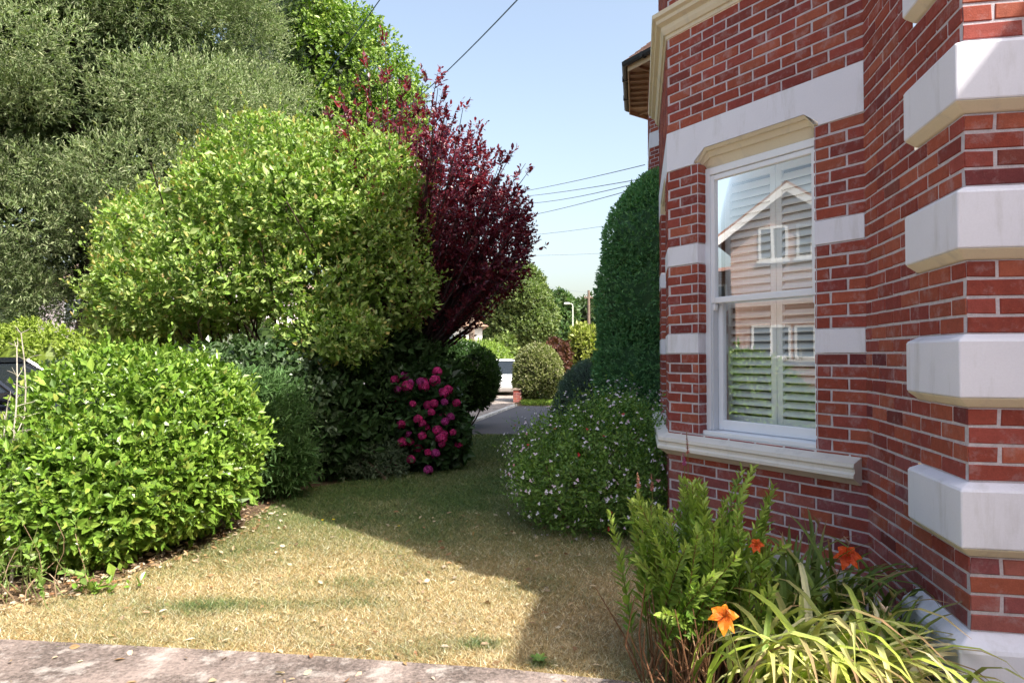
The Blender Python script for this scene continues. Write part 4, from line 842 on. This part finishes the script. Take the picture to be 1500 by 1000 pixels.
e=empty('weed',(-2.52,4.35,0),'small leafy seedling at the foot of the rounded shrub where the soil meets the lawn','weed'); mb=MB(); P=np.array((-2.6,4.33,.03))+rng.normal(size=(14,3))*np.array((.10,.05,.02)); shoots(mb,P,nrm(np.array((0,0,1.))+.4*rng.normal(size=(14,3))),4,.05,.05,.6,LG,1.0,LEAF_HEX,.3,.3); mb.build('leaves',M['leaf_gloss'],e)
# unseen hedge and tree masses, added behind the viewpoint to block sky light
lum=[(x,-8.5+rng.normal()*.4,2.2,1.7,1.2,2.6+rng.normal()*.3) for x in np.arange(-13,15,2.2)]+[(x,-12+rng.normal(),5.,3.,2.2,3.8+rng.normal()*.6) for x in np.arange(-14,16,4.2)]
e=empty('sky_block_hedge',(0,-8.5,0),'unseen dark green hedge added behind the viewpoint to block sky light','hedge'); mb=MB(); P,Nn=lump_pts(lum,7000,.2,.12); shoots(mb,P,nrm(Nn+np.array((0,0,.4))),5,.3,.26,.6,[(.07,.11,.035),(.09,.14,.045)],.9,LEAF_KITE); core(mb,lum,.88,(.05,.08,.03)); mb.build('foliage',M['leaf'],e)
# ================================================================== CARS
def car(loc,rot,col,label,van=False):
    e=empty('parked_car',(0,0,0),label,'car'); 
    L=4.2; st=[(-2.1,.42,.62,.70),(-2.02,.28,.80,.82),(-1.5,.22,.90,.86),(-.6,.20,.94,.88),(.6,.20,.93,.88),(1.4,.22,.88,.86),(1.95,.28,.72,.80),(2.1,.42,.60,.66)]
    mb=MB(); rings=[]
    for x,zb,zt,hw in st: rings.append([(x,-hw*.92,zb),(x,hw*.92,zb),(x,hw,zb+(zt-zb)*.35),(x,hw*.98,zb+(zt-zb)*.72),(x,hw*.88,zt),(x,-hw*.88,zt),(x,-hw*.98,zb+(zt-zb)*.72),(x,-hw,zb+(zt-zb)*.35)])
    mb.loft(rings,col); mb.build('body',M['carpaint'],e,True)
    xs=(-1.95,-1.45,.35,1.15) if not van else (-2.0,-1.85,.6,1.35)
    zt=1.44 if not van else 1.62
    def cab(m,x0,x1,x2,x3,w0,w1,z0,z1,c): m.loft([[(x0,-w0,z0),(x3,-w0,z0),(x3,w0,z0),(x0,w0,z0)],[(x1,-w1,z1),(x2,-w1,z1),(x2,w1,z1),(x1,w1,z1)]],c)
    mb=MB(); cab(mb,*xs,.80,.64,.87,zt-.03,(.02,.025,.03)); mb.build('windows',M['dglass'],e)
    mb=MB(); mb.loft([[(xs[1]-.06,-.65,zt-.04),(xs[2]+.06,-.65,zt-.04),(xs[2]+.06,.65,zt-.04),(xs[1]-.06,.65,zt-.04)],[(xs[1]+.02,-.58,zt+.03),(xs[2]-.04,-.58,zt+.03),(xs[2]-.04,.58,zt+.03),(xs[1]+.02,.58,zt+.03)]],col)
    for s in (-1,1):
        for (a,b_x) in ((xs[0],xs[1]-.04),(xs[3],xs[2]+.04),(-.45,-.42)): mb.tube([(a,s*.81,.87),(b_x,s*.645,zt-.02)],.035,6,col)
    mb.build('roof',M['carpaint'],e)
    for x in (-1.3,1.3):
        for s in (-1,1):
            w=MB(); an=np.linspace(0,2*math.pi,25)[:-1]
            w.loft([[(x+math.cos(a)*r,s*y,.31+math.sin(a)*r) for a in an] for y,r in ((.68,.25),(.69,.31),(.86,.31),(.885,.285),(.88,.22))],(.02,.02,.022)); wo=w.build('wheel',M['plain'],e)
            w=MB(); w.loft([[(x+math.cos(a)*r,s*y,.31+math.sin(a)*r) for a in an] for y,r in ((.86,.215),(.89,.20),(.875,.05))],(.45,.45,.47)); w.build('rim',M['metal'],wo)
    for s in (-1,1):
        m=MB(); m.loft([[(2.04,s*.45,.58),(2.04,s*.7,.58),(2.0,s*.7,.70),(2.0,s*.45,.70)],[(2.115,s*.42,.60),(2.05,s*.70,.60),(2.02,s*.70,.70),(2.07,s*.45,.70)]],(.75,.77,.8)); m.build('headlight',M['dglass'],e)
        m=MB(); m.loft([[(-2.04,s*.5,.62),(-2.04,s*.72,.62),(-2.0,s*.72,.78),(-2.0,s*.5,.78)],[(-2.115,s*.48,.64),(-2.06,s*.72,.64),(-2.03,s*.72,.78),(-2.07,s*.5,.78)]],(.4,.02,.02)); m.build('tail_light',M['dglass'],e)
        m=MB(); m.loft([[(.75,s*.86,.90),(.95,s*.86,.90),(.95,s*.86,1.02),(.75,s*.86,1.02)],[(.78,s*1.02,.92),(.93,s*1.02,.92),(.93,s*1.02,1.01),(.78,s*1.02,1.01)]],col); m.build('mirror',M['carpaint'],e)
    e.location=loc; e.rotation_euler=(0,0,rot); return e
car((-7.6,9.6,0),math.radians(8),(.012,.014,.022),'dark blue black car at the left edge behind the rounded shrub')
car((-.60,27.2,-.12),math.radians(-86),(.72,.74,.76),'white car parked by the hedge at the end of the drive')
# ================================================================== OTHER HOUSES
def house(name,loc,rot,w,d,h,rh,label,wallcol,roofcol,wins,wallmat='paint',axis='x',cat='house',gable=True,barge=(.8,.8,.8)):
    """front face at local y=0 looking to -y; ridge along y when gable (gable end in front)"""
    e=empty(name,(0,0,0),label,cat); mb=MB(); mb.prism([(-w/2,0),(w/2,0),(w/2,d),(-w/2,d)],0,h,wallcol)
    if gable:
        mb.add([(-w/2,0,h),(w/2,0,h),(0,0,h+rh),(-w/2,d,h),(w/2,d,h),(0,d,h+rh)],[(0,1,2),(4,3,5)],wallcol)
    mb.build('wall',M[wallmat],e)
    r=MB(); o=.35; t=.12
    if gable:
        k=rh/(w/2)
        for s in (-1,1):
            r.loft([[(0,-o,h+rh),(0,-o,h+rh+t),(s*(w/2+o),-o,h-k*o+t),(s*(w/2+o),-o,h-k*o)],[(0,d+o,h+rh),(0,d+o,h+rh+t),(s*(w/2+o),d+o,h-k*o+t),(s*(w/2+o),d+o,h-k*o)]],roofcol)
        rf=r.build('roof',M['tile'],e)
        b=MB()
        for s in (-1,1): b.loft([[(s*.0,y,h+rh-.14),(s*.0,y,h+rh+.05),(s*(w/2+o),y,h-k*o+.05),(s*(w/2+o),y,h-k*o-.14)] for y in (-o-.03,-o+.0)],barge)
        b.build('bargeboard',M['paint'],rf)
    else:
        r.add([(-w/2-o,-o,h),(w/2+o,-o,h),(w/2+o,d+o,h),(-w/2-o,d+o,h),(-w/2+1.2,d/2,h+rh),(w/2-1.2,d/2,h+rh)],[(0,1,5,4),(1,2,5),(2,3,4,5),(3,0,4),(3,2,1,0)],roofcol); r.build('roof',M['tile'],e)
    W=(np.array((0.,0.)),np.array((1.,0)),np.array((0,-1.)))
    for (x0,x1,z0,z1) in wins:
        m=MB(); f=.06; fc=(.8,.8,.8)
        for (a,b,c,dd) in ((x0,x0+f,z0,z1),(x1-f,x1,z0,z1),(x0+f,x1-f,z0,z0+f),(x0+f,x1-f,z1-f,z1),((x0+x1)/2-.03,(x0+x1)/2+.03,z0+f,z1-f)): m.wbox(W,a,b,-.02,.04,c,dd,fc,.004)
        m.wbox(W,x0-.05,x1+.05,-.02,.09,z0-.06,z0-.002,fc,.004)
        wo=m.build('window',M['upvc'],e); m=MB(); m.wbox(W,x0+f-.002,x1-f+.002,-.02,.012,z0+f-.002,z1-f+.002,(.10,.12,.14)); m.build('pane',M['dglass'],wo)
    e.location=loc; e.rotation_euler=(0,0,rot); return e
# white house with brown roof at the end of the street
house('white_house',(-4.75,38.,0),math.radians(6),6.2,8,3.1,1.3,'white rendered house with a brown tiled roof seen behind the plum branches',(.80,.77,.74),(.34,.22,.15),[(-2.4,-1.2,1.7,2.7),(.9,2.2,1.7,2.7),(-.6,.3,1.7,2.7)],gable=False)
house('white_house',(-22,37,0),math.radians(-25),12,9,5.6,3.,'pale house glimpsed through the evergreen tree at the far left',(.78,.68,.68),(.36,.26,.22),[(-3.6,-2,3.4,4.6),(1,3,3.4,4.6)],gable=False)
# the brick gable house that the sash window mirrors
M['brickfar']=None
def farbrick():
    m,nt,N,L=newmat('neighbour_brick'); tc=nod(N,'ShaderNodeTexCoord'); mp=nod(N,'ShaderNodeMapping'); mp.inputs['Rotation'].default_value=(math.radians(90),0,0); L.new(tc.outputs['Object'],mp.inputs['Vector'])
    b=nod(N,'ShaderNodeTexBrick',Scale=1.); b.inputs['Color1'].default_value=(.42,.25,.19,1); b.inputs['Color2'].default_value=(.36,.20,.16,1); b.inputs['Mortar'].default_value=(.5,.42,.36,1); b.inputs['Brick Width'].default_value=.225; b.inputs['Row Height'].default_value=.075; b.inputs['Mortar Size'].default_value=.008
    L.new(mp.outputs[0],b.inputs['Vector']); p=nod(N,'ShaderNodeBsdfPrincipled',Roughness=.9); L.new(b.outputs['Color'],p.inputs['Base Color']); o=nod(N,'ShaderNodeOutputMaterial'); L.new(p.outputs[0],o.inputs['Surface']); return m
M['brickfar']=farbrick()
gmid=K+a_*.8-out(a_)*.12; nA=out(a_)
def mirror(p):                        # the place behind the viewer's left that the window shows at a given spot
    q=np.array(p[:2]); dd=np.dot(q-gmid,nA); q=q-2*dd*nA; return np.array((q[0],q[1],p[2]))
LV=17.2*.92
ridge=mirror(px(1158,275,LV)); w1=np.array((0.,1.)); 
GX,GY,GZ=ridge
hw=1.3
gh=house('gable_house',(GX,GY,0),math.radians(92),2*hw,9,GZ-.95,.95,'brick gable house mirrored in the sash window glass',(.4,.2,.15),(.30,.17,.13),
      [(.02,.66,3.72,4.5),(-.84,-.16,3.72,4.5),(.02,.90,1.42,2.2),(-.86,-.06,1.42,2.2)],'brickfar')
mb=MB(); mb.prism([(-7,3.0),(hw,3.0),(4.,3.0),(4.,9.),(-7,9.)],0,3.9,(.4,.2,.15)); o=mb.build('side_wing',M['brickfar'],None); o.parent=gh
mb=MB(); mb.add([(-7.3,2.6,3.85),(4.3,2.6,3.85),(4.3,9.3,3.85),(-7.3,9.3,3.85),(-5,6,4.4),(2,6,4.4)],[(0,1,5,4),(1,2,5),(2,3,4,5),(3,0,4),(3,2,1,0)],(.30,.17,.13)); r=mb.build('roof',M['tile'],None); r.parent=gh
mb=MB(); mb.wbox((np.array((0.,3.)),np.array((1.,0)),np.array((0,-1.))),1.9,3.1,-.02,.05,2.3,3.5,(.8,.8,.8)); mb.wbox((np.array((0.,3.)),np.array((1.,0)),np.array((0,-1.))),1.97,3.03,.0,.056,2.37,3.43,(.10,.12,.14)); r=mb.build('window',M['upvc'],None); r.parent=gh
# ================================================================== POSTS AND WIRES
e=empty('lamp_post',(4.45,50,0),'slim grey street lamp post with a short bracket at the end of the street','street lamp'); mb=MB(); mb.tube([(4.45,50,0),(4.45,50,1.2),(4.45,50,5.1)],[.09,.06,.05],10,(.55,.58,.52)); mb.build('post',M['metal'],e)
mb=MB(); mb.tube([(4.45,50,5.05),(4.42,50,5.22),(4.3,50,5.27),(4.15,50,5.27)],[.045,.04,.035,.03],8,(.55,.58,.52)); mb.build('bracket',M['metal'],e); mb=MB(); mb.loft([[(3.82,49.9,5.22),(4.2,49.9,5.22),(4.2,50.1,5.22),(3.82,50.1,5.22)],[(3.8,49.88,5.3),(4.24,49.88,5.3),(4.24,50.12,5.3),(3.8,50.12,5.3)],[(3.86,49.92,5.36),(4.2,49.92,5.36),(4.2,50.08,5.36),(3.86,50.08,5.36)]],(.6,.62,.6)); mb.build('lamp_head',M['metal'],e)
def pole(x,Y,h,label):
    e=empty('telegraph_pole',(x,Y,0),label,'telegraph pole'); mb=MB(); mb.tube([(x,Y,-.05),(x,Y,h*.5),(x,Y,h)],[.17,.14,.11],10,(.20,.15,.12)); mb.build('post',M['bark'],e)
    mb=MB(); mb.loft([[(x-.4,Y-.07,h-.7),(x+.4,Y-.07,h-.7),(x+.4,Y+.05,h-.7),(x-.4,Y+.05,h-.7)],[(x-.4,Y-.07,h-.58),(x+.4,Y-.07,h-.58),(x+.4,Y+.05,h-.58),(x-.4,Y+.05,h-.58)]],(.18,.13,.10)); ca=mb.build('crossarm',M['bark'],e)
    for s in (-.34,-.18,.18,.34): mb=MB(); mb.tube([(x+s,Y,h-.58),(x+s,Y,h-.52),(x+s,Y,h-.46)],[.03,.04,.02],7,(.7,.7,.68)); mb.build('insulator',M['metal'],ca)
pole(6.75,60,7.2,'wooden telegraph pole far down the street beside the clipped conifer'); pole(-1.95,33,8.6,'telegraph pole behind the purple plum tree near the white house')
def wire(p,q,sag,label,r=.011,col=(.16,.20,.26)):
    p=np.array(p,float);q=np.array(q,float); t=np.linspace(0,1,25)[:,None]; pts=p+(q-p)*t; pts[:,2]-=sag*4*(t*(1-t))[:,0]
    mb=MB(); mb.tube(pts,r,5,col); o=mb.build('overhead_wire',M['plain'],None); tag(o,label,'wire','overhead wires')
wire((-6.3,26.5,9.7),(2.2,6.5,7.35),.55,'thick overhead wire sloping down to the left across the upper sky',.013,(.16,.26,.38))
wire((-6.9,22,9.4),(4.5,1.0,8.9),.1,'short stretch of overhead wire at the top edge above the bright green tree',.012,(.10,.16,.34))
pt=np.array((-1.95,33,8.1))
for i,(q,lab) in enumerate((((2.74,14,5.42),'uppermost of the thin wires between the plum and the house'),((2.74,14,5.14),'second thin wire down between the plum and the house'),((2.74,14,5.08),'third thin wire down, sagging just under the second one'),((2.74,14,4.98),'lowest steep thin wire running up to the house wall'))):
    a=px(700,(288,290,293,325)[i],33); wire(a,q,(.1,.12,.3,.15)[i],lab,.009)
wire(px(690,350,34),px(960,318,30),.15,'single thin wire in the middle of the pale sky above the olive tree',.011)
wire(px(690,374,36),px(960,366,36),.10,'faint wire just above the top of the olive tree',.010)
wire(px(690,387,40),px(862,428,59.5),.3,'faint lowest wire reaching the far telegraph pole',.010)
# ================================================================== LIGHT, SKY, CAMERA
SUN_AZ=np.array((.722,-.692)); EL=math.radians(48.3)
w=bpy.data.worlds.new('World'); bpy.context.scene.world=w; w.use_nodes=True; nt=w.node_tree; nt.nodes.clear()
sk=nt.nodes.new('ShaderNodeTexSky'); sk.sky_type='NISHITA'; sk.sun_disc=False; sk.sun_elevation=EL; sk.sun_rotation=math.atan2(SUN_AZ[0],SUN_AZ[1]); sk.air_density=1.3; sk.dust_density=4.0; sk.ozone_density=.6; sk.altitude=0
bg=nt.nodes.new('ShaderNodeBackground'); bg.inputs[1].default_value=.107; ow=nt.nodes.new('ShaderNodeOutputWorld'); hs=nt.nodes.new('ShaderNodeHueSaturation'); hs.inputs['Saturation'].default_value=.84; nt.links.new(sk.outputs[0],hs.inputs['Color']); nt.links.new(hs.outputs[0],bg.inputs[0]); nt.links.new(bg.outputs[0],ow.inputs[0])
ld=bpy.data.lights.new('sun','SUN'); ld.energy=3.15; ld.angle=math.radians(.55); ld.color=(1,.95,.86); lo=bpy.data.objects.new('sun',ld); C.objects.link(lo)
from mathutils import Vector
sd=Vector((SUN_AZ[0]*math.cos(EL),SUN_AZ[1]*math.cos(EL),math.sin(EL))); lo.rotation_euler=sd.to_track_quat('Z','Y').to_euler(); lo.location=sd*40
cd=bpy.data.cameras.new('camera'); cd.lens=24.; cd.sensor_width=36.; cd.clip_start=.05; cd.clip_end=3000; co=bpy.data.objects.new('camera',cd); C.objects.link(co); co.location=(0,0,EYE); co.rotation_euler=(math.radians(91.15),0,0)
sc=bpy.context.scene; sc.camera=co
vs=sc.view_settings; sc.display_settings.display_device='sRGB'; vs.view_transform='Standard'; vs.look='None'; vs.exposure=1.52; vs.gamma=1.; vs.use_curve_mapping=False
sc.cycles.max_bounces=8; sc.cycles.transparent_max_bounces=12; sc.cycles.use_denoising=True
